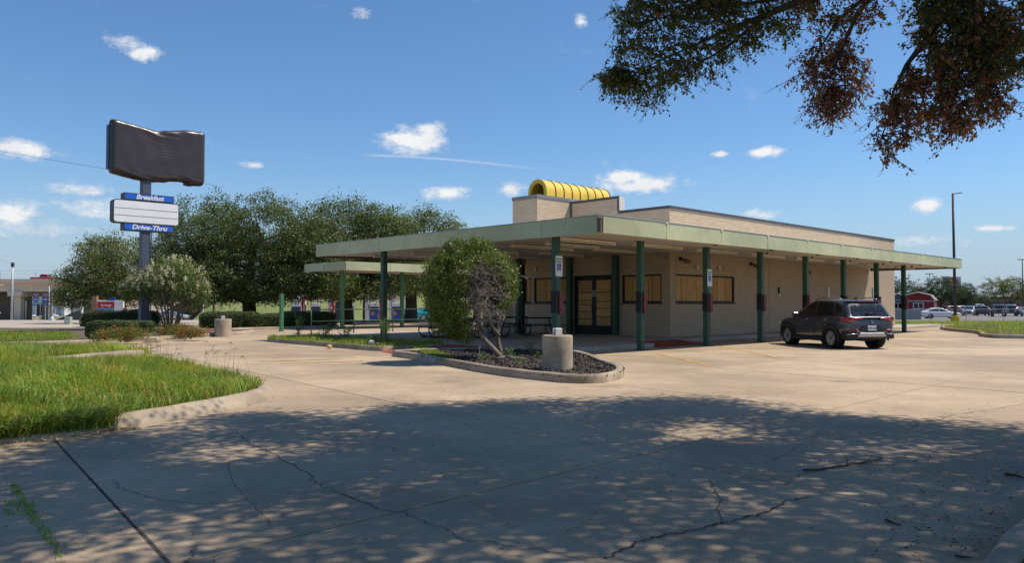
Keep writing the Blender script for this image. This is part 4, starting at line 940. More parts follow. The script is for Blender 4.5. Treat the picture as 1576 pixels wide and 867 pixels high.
flowers_shrub('small red flowering shrub overhanging the sign island kerb', gp(285,521,.12)+Vector((0,.5,0)), .52,.45,.42,4000)
o = B().add([(-.28,-.15,0),(.3,-.18,0),(.33,.15,0),(-.25,.18,0),(-.1,-.12,.2),(.25,-.12,.17),(.27,.1,.19),(-.12,.12,.22)],[(3,2,1,0),(4,5,6,7),(0,1,5,4),(1,2,6,5),(2,3,7,6),(3,0,4,7)]).build('broken_kerb_block', M_kerb, None, loc=gp(232,527.5), rz=.3, bevel=.02); tag(o,'broken concrete block lying in the gutter below the pylon','concrete block')
# crape myrtle
def myrtle():
    base = gp(246,510.5,.1)+Vector((0,1.2,0)); t = thing('crape_myrtle','crape myrtle in white bloom with many pale stems behind the pole','tree',base,0); b = B(); tips = []
    lobes = [((-.2,0,2.55),(1.25,1.1,1.05)),((.9,0,2.35),(.95,.9,.95)),((-1.35,.1,2.3),(1.05,.9,.8)),((.3,.2,3.1),(.75,.7,.65)),((-2.2,.2,1.9),(.6,.6,.55)),((1.45,0,1.85),(.5,.6,.6))]
    for i in range(11):
        a = 2*PI*i/11; tp = Vector((1.5*math.cos(a)*random.uniform(.5,1),.8*math.sin(a),2.2+random.uniform(-.3,.4))); bs_ = Vector((.18*math.cos(a),.18*math.sin(a),-.1)); b.tube([bs_,bs_.lerp(tp,.45)+Vector((0,0,.2)),tp],[.05,.038,.015],6)
        for _ in range(4): q = tp.lerp(bs_,random.uniform(0,.45)); b.tube([q,q+Vector((random.gauss(0,.4),random.gauss(0,.4),random.uniform(.3,.8)))],[.015,.005],4)
    b.build('trunk', M_barkl, t, smooth=True); P,o_ = blob_points(lobes, 16000, .22, .75, 22); leaves('crown', P, .09, LM_myrt, t, tint_var=.3, out=o_)
    C_,d = blob_points(lobes, 260, .01, .12, 1); C_ = C_[d[:,2] > -.35]; Q = np.repeat(C_,34,0); k = RNG.random(len(Q)); Q = Q + np.c_[RNG.normal(0,.045,len(Q)),RNG.normal(0,.045,len(Q)),(k-.2)*.26]; leaves('blossom', Q, .05, LM_flow, t, tint_var=.15, asp=.9)
myrtle()
# ------------------------------------------------------------------ oaks behind
tree('oak_tree','olive green spreading oak at the left end of the tree row','tree',at(186,500,62)*Vector((1,1,0))+Vector((0,0,gz(-31,62))) if False else (-31.2,62,-.1),
     [((-2.6,0,3.2),(2.6,2.6,2.0)),((.2,0,4.6),(3.2,3,2.5)),((3.0,0,4.2),(2.8,2.8,2.6)),((-3.6,-.4,2.4),(1.5,1.6,1.4)),((-1.4,0,5.5),(1.9,1.9,1.6)),((1.6,-.4,2.9),(3.4,2.4,1.5)),((5.2,-.2,3.2),(2.8,2.4,2.0))],62000,.15,LM_oak2,.42,2.0,clump=.30,per=40)
tree('oak_tree','massive dark oak with low hanging skirts beside the pylon pole','tree',(-17.6,52.0,0),
     [((-2.8,-.3,5.9),(3.0,3.0,2.7)),((1.0,-.4,6.1),(3.6,3.2,2.6)),((-4.0,0,3.9),(2.6,2.8,2.4)),((.2,-.8,3.9),(3.6,3.0,2.4)),((3.6,-.6,3.6),(2.6,2.6,2.0)),((4.6,-.2,5.2),(2.4,2.6,2.1)),((-1.8,-.6,2.6),(2.8,2.4,1.2)),((-5.2,-.4,2.9),(1.8,2.0,1.5)),((2.4,-1.2,2.6),(3.0,2.2,1.1)),((5.6,-.6,2.9),(1.7,2,1.1))],130000,.145,LM_oak,.5,1.9,clump=.28,shell=.5,per=44)
tree('oak_tree','tall dark oak rising behind the left canopy corner','tree',(-11.9,56.0,0),
     [((0,0,6.3),(3.6,3,2.8)),((-2.4,0,5.0),(2.8,2.6,2.6)),((2.6,0,6.0),(2.5,2.5,2.6)),((-.6,-.4,3.6),(3.4,2.4,1.6)),((3.6,.2,4.0),(2.4,2.2,1.6)),((.6,-.8,2.5),(3.8,2.2,.9))],80000,.155,LM_oak,.45,1.9,clump=.32,per=44,shell=.5)
tree('oak_tree','green oak with forked trunk behind the rear canopy','tree',(-8.6,66.0,-.1),
     [((-2.2,0,7.0),(2.8,2.6,2.2)),((1.4,0,7.2),(3.0,2.8,2.4)),((4.0,0,6.2),(2.4,2.4,2.0)),((-1.0,-.4,4.6),(3.2,2.6,1.9)),((2.4,-.2,4.6),(3.0,2.6,1.8)),((-4.0,0,5.6),(2.2,2.2,2.2)),((0,-.5,3.2),(4.4,2.2,.9))],76000,.17,LM_oak2,.55,2.6,clump=.34,per=44,shell=.5)
tree('oak_tree','distant oak seen between the posts under the canopy','tree',(-3.2,70.0,-.2),
     [((0,0,4.6),(3.4,3,2.2)),((2.6,0,4.2),(2.4,2.4,1.8)),((-2.4,0,4.4),(2.4,2.4,1.8))],30000,.18,LM_oak,.35,2.0,clump=.4,per=40)
# ------------------------------------------------------------------ pruned tree at the corner
def pruned():
    base = gp(777,553,.1); k0 = base.y; t = thing('pruned_tree','clipped round tree with a leaning trunk and a patch of dead twigs','tree',base,0); b = B(); k = k0/FPX
    def q(px, py, dy=0): return Vector(((px-777)*k*(1+dy/k0), dy, (552-py)*k+.0))
    trunk = [[q(777,556),q(762,540,-.05),q(748,525,-.08),q(738,512,-.1),q(722,505,-.1),q(700,500,-.05),q(684,480,.1)],[q(775,556,.1),q(768,535,.1),q(765,515,.12),q(767,495,.1),q(774,470,.1),q(784,448,.1)],[q(760,538,-.02),q(744,515,.1),q(738,497,.15),q(728,470,.2),q(715,430,.2)],[q(768,517,.1),q(756,500,.0),q(750,480,-.1),q(745,440,0)],[q(738,512,-.1),q(734,500,-.25),q(738,480,-.3),q(752,455,-.3)],[q(784,448,.1),q(778,420,.1),q(765,395,.1)],[q(765,515,.12),q(776,485,.3),q(770,450,.5),q(735,400,.5)]]
    R_ = [(.085,.02),(.075,.022),(.06,.02),(.05,.02),(.045,.015),(.022,.01),(.04,.012)]
    for p,(r0,r1) in zip(trunk,R_): b.tube(p,[r0+(r1-r0)*i/(len(p)-1) for i in range(len(p))],7)
    b.build('trunk', M_barkl, t, smooth=True)
    # crown: egg with an open dead patch on the near right side
    n = 900; cen = np.array(q(718,447,.25)); d = rand_dirs(n); R = np.array([1.02,1.02,1.26]); c = cen+d*R*(1-.30*RNG.random(n)**1.7)[:,None]*(1+.05*np.sin(d[:,:1]*8+d[:,2:3]*5)+RNG.normal(0,.045,(n,1)))
    n2 = 380; cen2 = np.array(q(760,430,.55)); d2 = rand_dirs(n2); c2 = cen2+d2*np.array([.58,.72,.68])*(1-.45*RNG.random(n2)**1.5)[:,None]
    C_ = np.r_[c,c2]; Dd = np.r_[d,d2]
    px = 777+C_[:,0]/k; pz = 552-C_[:,2]/k; dead = (((px-745)/30)**2+((pz-448)/44)**2 < 1) & (C_[:,1] < .6); dead |= (px > 722) & (pz > 475) ; dead |= (pz > 527) | ((px > 795) & (pz > 462))
    C_, Dd = C_[~dead], Dd[~dead]; i = np.repeat(np.arange(len(C_)),72); P = C_[i]+RNG.normal(0,.075,(len(i),3)); leaves('crown', P, .048, LM_shrub, t, tint_var=.3, out=Dd[i], asp=.55, cl=72)
    sh = []
    for _ in range(90):
        dd = rand_dirs(1)[0]; dd[2] = abs(dd[2])*.8; b0 = cen+dd*R*.95; ln = random.uniform(.08,.24); up = np.array([dd[0]*.5,dd[1]*.5,1.0])
        for j_ in range(16): sh.append(b0+up*ln*j_/16+RNG.normal(0,.022,3))
    leaves('new_shoots', np.array(sh), .045, LM_shrub, t, tint_var=.25, asp=.5)
    tw = B()
    for _ in range(300):
        a = q(random.gauss(744,15),random.uniform(408,492),random.uniform(-.55,.15)); dirn = Vector((random.gauss(.1,.5),random.gauss(-.4,.4),random.gauss(.05,.5))).normalized(); L_ = random.uniform(.2,.5); m_ = a+dirn*L_*.5+Vector((0,0,random.uniform(-.04,.04))); e = a+dirn*L_
        tw.tube([a,m_,e],[.006,.004,.002],3,False)
        for _ in range(4): s = a.lerp(e,random.uniform(.3,1)); tw.tube([s,s+Vector((random.gauss(0,.08),random.gauss(0,.08),random.gauss(0,.08)))],[.003,.0015],3,False)
    tw.build('dead_twigs', M_twig, t)
    # a few dry leaves left among the twigs, and roots at the foot
    rr = B()
    for e in ((30,3),(18,-6),(-14,5)): rr.tube([(0,0,.04),(e[0]*k*.6,-.1,.03),(e[0]*k*1.3,-.2+e[1]*k,-.02)],[.06,.045,.02],6)
    rr.build('root', M_barkl, t, smooth=True)
pruned()
# ------------------------------------------------------------------ elm overhead: trunk stands right of the picture
def elm():
    base = Vector((7.9,4.6,.1)); t = thing('elm_tree','big elm overhanging the lot with green and drought-browned branches','tree',base,0); b = B()
    def L(p): return Vector(p)-base
    def A(px,py,Y): return at(px,py,Y)-base
    top = Vector((-.3,.3,3.3)); b.tube([(0,0,-.2),(0,0,.2),(-.05,.1,1.8),tuple(top)],[.42,.32,.27,.25],12)
    main = [[top,L((5.6,6.2,5.6)),A(1262,-12,9.2),A(1180,22,9.6),A(1120,45,9.9),A(1062,72,10.2),A(1000,100,10.5),A(955,125,10.6)],
            [A(1262,-12,9.2),A(1130,8,9.7),A(1060,10,10.2),A(985,40,10.6),A(945,40,10.8)],
            [A(1180,22,9.6),A(1115,75,9.6),A(1060,105,9.8),A(1010,135,10.0)],
            [top,L((6.3,6.6,5.3)),A(1355,-25,8.8),A(1320,20,8.9),A(1297,70,9.0),A(1278,120,9.0),A(1265,165,9.0)],
            [A(1340,-12,8.9),A(1290,30,9.3),A(1258,80,9.4),A(1240,115,9.4)],
            [top,L((6.6,6.2,4.9)),A(1452,10,8.2),A(1428,58,8.3),A(1395,100,8.4),A(1375,140,8.4),A(1368,180,8.4),A(1352,225,8.4)],
            [A(1428,58,8.3),A(1440,110,8.2),A(1450,150,8.1),A(1465,195,8.1)],[A(1452,10,8.2),A(1500,50,7.9),A(1520,110,7.8),A(1545,165,7.7)],[A(1395,100,8.4),A(1420,150,8.6),A(1430,185,8.6)],
            [top,L((7.2,7.0,7.0)),L((6.6,9.8,8.2)),L((6.0,12.6,8.9))],[top,L((6.6,5.6,7.0)),L((4.2,6.6,8.0)),L((1.8,7.6,8.2))],[top,L((8.9,6.6,6.8)),L((9.6,9.0,7.8)),L((9.8,11.0,8.2))],[top,L((6.4,3.6,6.6)),L((3.6,2.6,7.6)),L((2.0,3.4,7.8))],[top,L((9.8,3.4,6.4)),L((11.6,4.2,7.2))]]
    for p in main:
        n = len(p); r0 = .11 if p[0] is top else .022; b.tube(p,[max(.008,r0*(1-i/(n-1))**2.2+.007) for i in range(n)],7)
    PG=[];PD=[]
    def spray(poly, n, Y0, Y1, dry, limbs, per=19, spread=.22):
        pts = poly_points(poly, int(n*(.48 if dry > .4 else .70)))
        for px,py in pts:
            e = A(px,py,random.uniform(Y0,Y1)); best = None
            for li in limbs:
                for s in range(len(main[li])-1):
                    for q in (0,.33,.66):
                        m_ = main[li][s].lerp(main[li][s+1],q); d = (m_-e).length+max(0,e.z-m_.z)*.8
                        if best is None or d < best[0]: best = (d,m_)
            s = best[1]; mid = s.lerp(e,.55)+Vector((random.gauss(0,.05),random.gauss(0,.05),.06)); b.tube([s,mid,e],[.009,.006,.003],4,False)
            for _ in range(random.randint(5,8)):
                w = mid.lerp(e,random.random()); x = w+Vector((random.gauss(0,.13),random.gauss(0,.13),random.uniform(-.26,.06))); b.tube([w,x],[.0045,.002],3,False); dd = random.random() < dry
                for k in range(int(per/4)+3): (PD if dd else PG).append(w.lerp(x,random.random()**.7)+Vector((random.gauss(0,.016),random.gauss(0,.016),random.gauss(-.012,.016))))
    spray([(925,98),(962,70),(1000,105),(1040,120),(1030,150),(1000,168),(950,150),(915,128)],95,10.1,11.0,.12,(0,1,2))
    spray([(940,-25),(1240,-25),(1262,5),(1240,30),(1225,70),(1200,55),(1160,85),(1130,100),(1090,120),(1055,140),(1010,125),(975,80),(942,45)],330,9.2,11.0,.06,(0,1,2))
    spray([(1240,-15),(1330,-15),(1318,40),(1250,45),(1232,20)],45,9.0,9.6,.55,(0,3,4))
    spray([(1262,50),(1310,60),(1340,110),(1325,150),(1300,165),(1296,190),(1270,195),(1250,165),(1255,120),(1240,150),(1228,115),(1238,85)],150,8.8,9.4,.95,(3,4))
    spray([(1330,0),(1395,-10),(1390,20),(1360,35),(1335,30)],16,8.6,9,.8,(3,))
    spray([(1365,150),(1395,110),(1430,120),(1440,170),(1425,200),(1450,225),(1405,205),(1370,245),(1345,235),(1340,200)],120,8.2,8.8,.96,(5,6,8))
    spray([(1430,100),(1500,70),(1540,140),(1562,170),(1530,172),(1500,180),(1480,215),(1455,200),(1440,150)],170,7.7,8.4,.85,(5,6,7))
    spray([(1455,-20),(1590,-25),(1590,120),(1545,100),(1520,130),(1480,100),(1440,110),(1420,60),(1410,20)],290,7.5,8.6,.28,(5,7))
    spray([(1390,-20),(1460,-20),(1440,40),(1410,60)],40,8.0,8.8,.3,(5,))
    b.build('trunk', M_bark, t, smooth=True)
    # the crown above the picture: sprays of leaves through a broad flattened dome
    n = 5400; d = RNG.uniform(-1,1,(n*3,2)); d = d[(d**2).sum(1) < 1][:n]; cx_, cy_ = 5.6+d[:,0]*6.9, 5.45+d[:,1]*7.6; rr = np.sqrt((d**2).sum(1)); z = 6.9+RNG.random(n)*2.2*(1.05-rr**2)+.22*np.maximum(0,cy_-9); an = np.arctan2(d[:,1],d[:,0]); edge = .90+.07*np.sin(an*5+1)+.06*np.sin(an*11)+.04*np.sin(an*19+2)
    ok = (z > 1.95+.405*np.maximum(cy_,0)+.25) & (rr < edge) & (.6*snoise(np.c_[cx_,cy_],.75,2)+.4*snoise(np.c_[cx_,cy_],1.9,7) > -.19); C_ = np.c_[cx_,cy_,z][ok]
    i = np.repeat(np.arange(len(C_)),74); P = C_[i]+RNG.normal(0,.33,(len(i),3))*np.array([1,1,.45])
    P = P[P[:,2] > 1.75+.41*np.maximum(P[:,1],0)] - np.array(base); leaves('crown', P, .105, LM_elm, t, up=.7, asp=.6)
    leaves('green_sprays', np.array(PG), .052, LM_elm, t, up=.5, asp=.5, droop=.6, tint_var=.35); o = leaves('brown_sprays', np.array(PD), .050, LM_dry, t, up=.3, asp=.5, droop=.8, tint_var=.4); o['label'] = 'drought-browned hanging leaves'
elm()
# fallen branch and twigs in the shade
def twigs():
    def tw(name, lab, pts, r, sub):
        b = B(); P = [gp(*p)+Vector((0,0,r)) for p in pts]; b.tube(P,[r*(1-.6*i/(len(P)-1)) for i in range(len(P))],6)
        for (s,e) in sub: b.tube([gp(*s)+Vector((0,0,r)),gp(*e)+Vector((0,0,r*.6))],[r*.45,r*.2],4)
        o = b.build(name, M_bark, None, smooth=True); tag(o,lab,'branch')
    tw('fallen_branch','fallen branch with side twigs lying in the elm shade',[(1236,726),(1262,725),(1290,720),(1305,718),(1335,713),(1358,708)],.010,[((1305,718),(1302,704)),((1302,704),(1296,699)),((1305,718),(1322,708)),((1335,713),(1342,702)),((1320,716),(1352,714))])
    tw('fallen_branch','stubby fallen branch by the edge of the elm shade',[(1548,733),(1560,735),(1576,739)],.016,[((1560,735),(1568,728))])
    tw('fallen_branch','short bent twig lying alone on the shaded slab',[(1363,803),(1375,808),(1386,811)],.010,[])
    tw('fallen_branch','thin dark twig at the bottom edge of the lot',[(1470,858),(1482,860),(1494,860)],.007,[])
    Q = []
    for _ in range(900):
        x = random.uniform(-5,7); y = random.uniform(4,13); Q.append((x,y,.012))
    for _ in range(500):
        p = gp(random.uniform(1330,1576),random.uniform(690,860)); Q.append((p.x,p.y,.012))
    o = leaves('leaf_litter', np.array(Q), .028, leafmat('litter_dark',(.09,.06,.035),0,.9), up=3, tint_var=.6); tag(o,'scattered dead leaves and bits on the concrete','litter',kind='stuff')
twigs()
def litter(name, lab, cat, px, py, col, s, z=0.01):
    b = B(); n = 10; rings = []
    for j in range(6):
        a = -PI/2+PI*j/5; rings.append([(s*math.cos(a)*math.cos(2*PI*i/n)*random.uniform(.7,1.2),s*math.cos(a)*math.sin(2*PI*i/n)*random.uniform(.7,1.2),s*.7+s*.7*math.sin(a)) for i in range(n)])
    o = b.loft(rings).build(name, mat('litter_'+str(px),col,.7,.15,9), None, loc=gp(px,py,z)); tag(o,lab,cat)
litter('crumpled_paper_bag','crumpled tan paper bag in the lane by the weedy planter','litter',507,537,(.55,.33,.16),.10)
litter('white_wrapper','crumpled white wrapper on the planter kerb','litter',572,531,(.75,.74,.72),.11,.15); litter('printed_wrapper','small dark printed wrapper beside the white one','litter',581,532,(.16,.08,.12),.07,.15)
litter('paper_cup','white paper cup lying behind the grass island','litter',175,539,(.7,.62,.56),.09)
# ------------------------------------------------------------------ vehicles (x forward, rear axle at x=0)
M_tyre = mat('tyre',(.012,.012,.012),.85,.15,9); M_rim = mat('alloy_rim',(.42,.42,.43),.3,.05,3,metal=.85); M_rimd = mat('dark_rim',(.05,.05,.05),.4,.05,3,metal=.6); M_glass = glassmat('car_glass',(.012,.014,.017),.06)
M_tail = mat('tail_lens',(.35,.012,.02),.15,.05,4,coat=.6); M_amber = mat('amber_lens',(.5,.13,.03),.2,.05,4,coat=.5); M_chrome = mat('chrome',(.6,.6,.62),.15,.02,3,metal=1); M_plate = mat('plate',(.70,.73,.76),.5,.03); M_plt = mat('plate_text',(.02,.03,.10),.5,.03)
M_hlamp = mat('head_lamp',(.55,.58,.6),.15,.05,4,coat=.5); M_trim = mat('black_cladding',(.022,.022,.023),.6,.1,9)
def paint(name, col, metal=.5): m_ = mat(name, col, .33, .02, 2, coat=.8, metal=metal); m_.node_tree.nodes['Principled BSDF'].inputs['Coat Roughness'].default_value = .07; return m_
def lerp_tab(tab, x, i):
    if x <= tab[0][0]: return tab[0][i]
    for a, b in zip(tab[:-1], tab[1:]):
        if x <= b[0]: t = (x-a[0])/(b[0]-a[0]); return a[i]+(b[i]-a[i])*t
    return tab[-1][i]
def apply_mods(o):
    dg = bpy.context.evaluated_depsgraph_get(); me = D.meshes.new_from_object(o.evaluated_get(dg)); old = o.data; o.modifiers.clear(); o.data = me; return o
WHEEL = {}
def wheel(par, x, y, r, w, rim, side, spokes=9):
    key = (r,w,rim.name,side,spokes)
    if key not in WHEEL:
        MR = Matrix.Rotation(-side*PI/2,4,'X')
        ty = B().lathe([(r*.66,-w*.42),(r*.80,-w*.5),(r*.94,-w*.48),(r,-w*.36),(r,w*.36),(r*.94,w*.48),(r*.80,w*.5),(r*.68,w*.46),(r*.64,w*.30),(r*.60,w*.1),(.001,w*.1)],26,MR).mesh('tyre', M_tyre, True)
        rb = B(); rb.lathe([(r*.685,w*.40),(r*.685,w*.47),(r*.63,w*.47),(r*.61,w*.30)],26,MR); rb.lathe([(.001,w*.40),(r*.13,w*.40),(r*.15,w*.30),(r*.15,w*.12)],12,MR)
        for k in range(spokes):
            a = 2*PI*k/spokes
            for da in (-.15,.15):
                p = [Vector((r*.12*math.cos(a),r*.12*math.sin(a),w*.36)),Vector((r*.65*math.cos(a+da),r*.65*math.sin(a+da),w*.43))]; rb.tube([MR@q for q in p],[r*.034,r*.028],5)
        WHEEL[key] = (ty, rb.mesh('rim', rim, False))
    ty, rb = WHEEL[key]; wo = obj('wheel', ty, par, (x,y,r)); obj('rim', rb, wo); return wo
def car(name, label, loc, heading, S, pm, group=None, cat='car', detail=False, rim=None):
    t = thing(name, label, cat, loc, heading, group); body = S['body']; gh = S['gh']; belt = S['belt']; rad = S['r']; wb = S['wb']; rim = rim or M_rim; w2 = S['w']
    # lower body: x, z bottom, z shoulder, z top, half width
    b = B(); rings = []
    for x,zb,zs,zt,hw in body:
        zm = zb+(zs-zb)*.55; half = [(0,zb),(hw*.78,zb),(hw*.95,zb+.07),(hw,zm),(hw*.985,zs-.07),(hw*.93,zs),(hw*.80,zt),(0,zt+.02)]
        rings.append([(x,-y,z) for y,z in half]+[(x,y,z) for y,z in half[::-1][1:-1]])
    b.loft(rings, True, True); bo = b.build('body', pm, t, smooth=True, sub=3 if detail else 2)
    cu = []
    for ax in (0,wb):
        c = B().lathe([(.001,-2),(rad*1.16,-2),(rad*1.16,2),(.001,2)],28,Matrix.Translation((ax,0,rad))@Matrix.Rotation(PI/2,4,'X')).build('cut')
        md = bo.modifiers.new('b','BOOLEAN'); md.operation = 'DIFFERENCE'; md.object = c; md.solver = 'EXACT'; cu.append(c)
    bpy.context.view_layer.update(); apply_mods(bo); bo.data.shade_smooth(); sharp(bo.data, 38)
    for c in cu: D.objects.remove(c)
    # inner arch liners and underfloor
    B().box(-.35,wb+.35,-w2+.30,w2-.30,S['body'][3][1]+.02,belt-.12).build('underbody', M_black, t)
    # greenhouse
    tum = S.get('tum',.30); hb = S['hb']
    def ys(x,z):
        m_ = S.get('mid',wb*.38); return hb-(z-belt)*tum-.045*((x-m_)/1.6)**2
    def zt(x): return lerp_tab(gh,x,1)
    X = []; 
    for a,c in zip(gh[:-1],gh[1:]): X += [a[0]+(c[0]-a[0])*k/3 for k in range(3)]
    X.append(gh[-1][0]); rings = []
    for x in X:
        z = max(zt(x),belt+.02); h = z-belt; rr = min(.10,h*.5); pr = [(ys(x,belt),belt-.05),(ys(x,belt+h*.5),belt+h*.5),(ys(x,z-rr),z-rr),(ys(x,z-rr*.3)-.035,z-rr*.25),(ys(x,z)-.12,z),(0,z+.018*min(1,h*3))]
        rings.append([(x,-y,q) for y,q in pr]+[(x,y,q) for y,q in pr[::-1][1:]])
    b = B(); b.loft(rings, False, False); gm = S.get('roofmat') or pm; g = b.build('cabin', gm, t, smooth=True)
    # side windows
    for s in (-1,1):
        for poly in S['win']:
            # fill by triangulated grid strip between lower and upper edge
            n = 8; lo, hi = poly; v = []; f = []
            for i in range(n+1):
                q = i/n; xl = lo[0][0]+(lo[1][0]-lo[0][0])*q; zl = lo[0][1]+(lo[1][1]-lo[0][1])*q; xh = lerp_tab([(k/(len(hi)-1),*p) for k,p in enumerate(hi)],q,1); zh = lerp_tab([(k/(len(hi)-1),*p) for k,p in enumerate(hi)],q,2)
                for r_ in (0,.5,1): x = xl+(xh-xl)*r_; z = zl+(zh-zl)*r_; v.append((x,s*(ys(x,z)+.008),z))
            for i in range(n):
                for r_ in range(2): a = i*3+r_; f.append((a,a+3,a+4,a+1))
            B().add(v,f).build('side_window', M_glass, t, smooth=True)
    def slope_glass(nm, xa, xb, ins=.10):
        v=[];f=[]; n=6; m_=8
        for i in range(n+1):
            x = xa+(xb-xa)*i/n; z = zt(x); dz = (zt(x+.01)-zt(x-.01))/.02; L_ = math.hypot(1,dz); nx,nz = -dz/L_,1/L_; hw = max(.2,ys(x,z)-ins)
            for j in range(m_+1): y = -hw+2*hw*j/m_; c_ = .018*min(1,(z-belt)*3)*(1-abs(y)/hw); v.append((x+nx*.012,y,z+nz*.012+c_*.9))
        for i in range(n):
            for j in range(m_): a=i*(m_+1)+j; f.append((a,a+1,a+m_+2,a+m_+1))
        B().add(v,f).build(nm, M_glass, t, smooth=True)
    slope_glass('rear_window',*S['rw']); slope_glass('windshield',*S['ws'])
    for ax in (0,wb):
        for s in (-1,1): wheel(t, ax, s*(w2-S.get('tw',.22)/2+.0), rad, S.get('tw',.22), rim, s, S.get('sp',9))
    xr, xf = body[0][0], body[-1][0]
    if not detail:
        for s in (-1,1):
            y = s*(w2-.25); B().box(xr-.03,xr+.14,y-.15,y+.15,S['tl'][0],S['tl'][1]).build('tail_light', M_tail, t, bevel=.02)
            B().box(xf-.22,xf-.0,y-.17,y+.17,S['hl'][0],S['hl'][1]).build('head_light', M_hlamp, t, bevel=.03)
            B().mbox(Matrix.Translation((S['mir'],s*(hb+.10),belt+.06)),.10,.20,.14).build('mirror', pm, t, bevel=.03)
        B().box(xf-.10,xf+.03,-w2*.5,w2*.5,S['hl'][0]-.12,S['hl'][1]-.02).build('grille', M_black, t, bevel=.01); B().box(xr-.04,xr+.05,-w2*.72,w2*.72,body[0][1],body[0][1]+.16).build('bumper', M_trim, t, bevel=.03)
        B().box(xf-.06,xf+.04,-w2*.6,w2*.6,body[-1][1],body[-1][1]+.14).build('bumper', M_trim, t, bevel=.03)
    t['ys'] = 0; del t['ys']
    return t, ys, zt
S_suv = dict(r=.345,wb=2.595,w=.905,tw=.225,belt=1.0,hb=.845,tum=.31,mid=.9,sp=5,
    body=[(-.84,.44,.88,.92,.74),(-.80,.40,.95,.98,.82),(-.66,.33,1.03,1.07,.875),(-.40,.27,1.03,1.07,.90),(0,.23,1.02,1.06,.905),(.8,.21,1.0,1.04,.895),(1.8,.21,.985,1.02,.895),(2.35,.22,.98,1.02,.905),(2.8,.25,.94,1.0,.90),(3.2,.27,.86,.93,.84),(3.42,.30,.76,.84,.72),(3.50,.36,.66,.74,.58)],
    gh=[(-.86,.955),(-.82,1.04),(-.74,1.14),(-.58,1.37),(-.47,1.49),(-.25,1.56),(.3,1.60),(.8,1.605),(1.2,1.575),(1.5,1.50),(1.9,1.31),(2.3,1.09),(2.45,1.0)],
    win=[(((.98,1.05),(2.02,1.04)),[(.98,1.535),(1.25,1.505),(1.50,1.40),(2.02,1.06)]),(((-.02,1.08),(.90,1.055)),[(.10,1.50),(.5,1.53),(.90,1.535)]),(((-.45,1.20),(-.12,1.12)),[(-.30,1.38),(-.15,1.45),(.0,1.49)])],
    rw=(-.805,-.475,.12),ws=(1.52,2.32,.10),tl=(.9,1.05),hl=(.68,.80),mir=1.95)
P_suv = paint('graphite_paint',(.075,.080,.092),.5)
sv, sys_, szt = car('parked_suv','dark grey compact crossover parked at the canopy columns',(11.25,25.55,0),math.radians(101),S_suv,P_suv,None,'car',True)
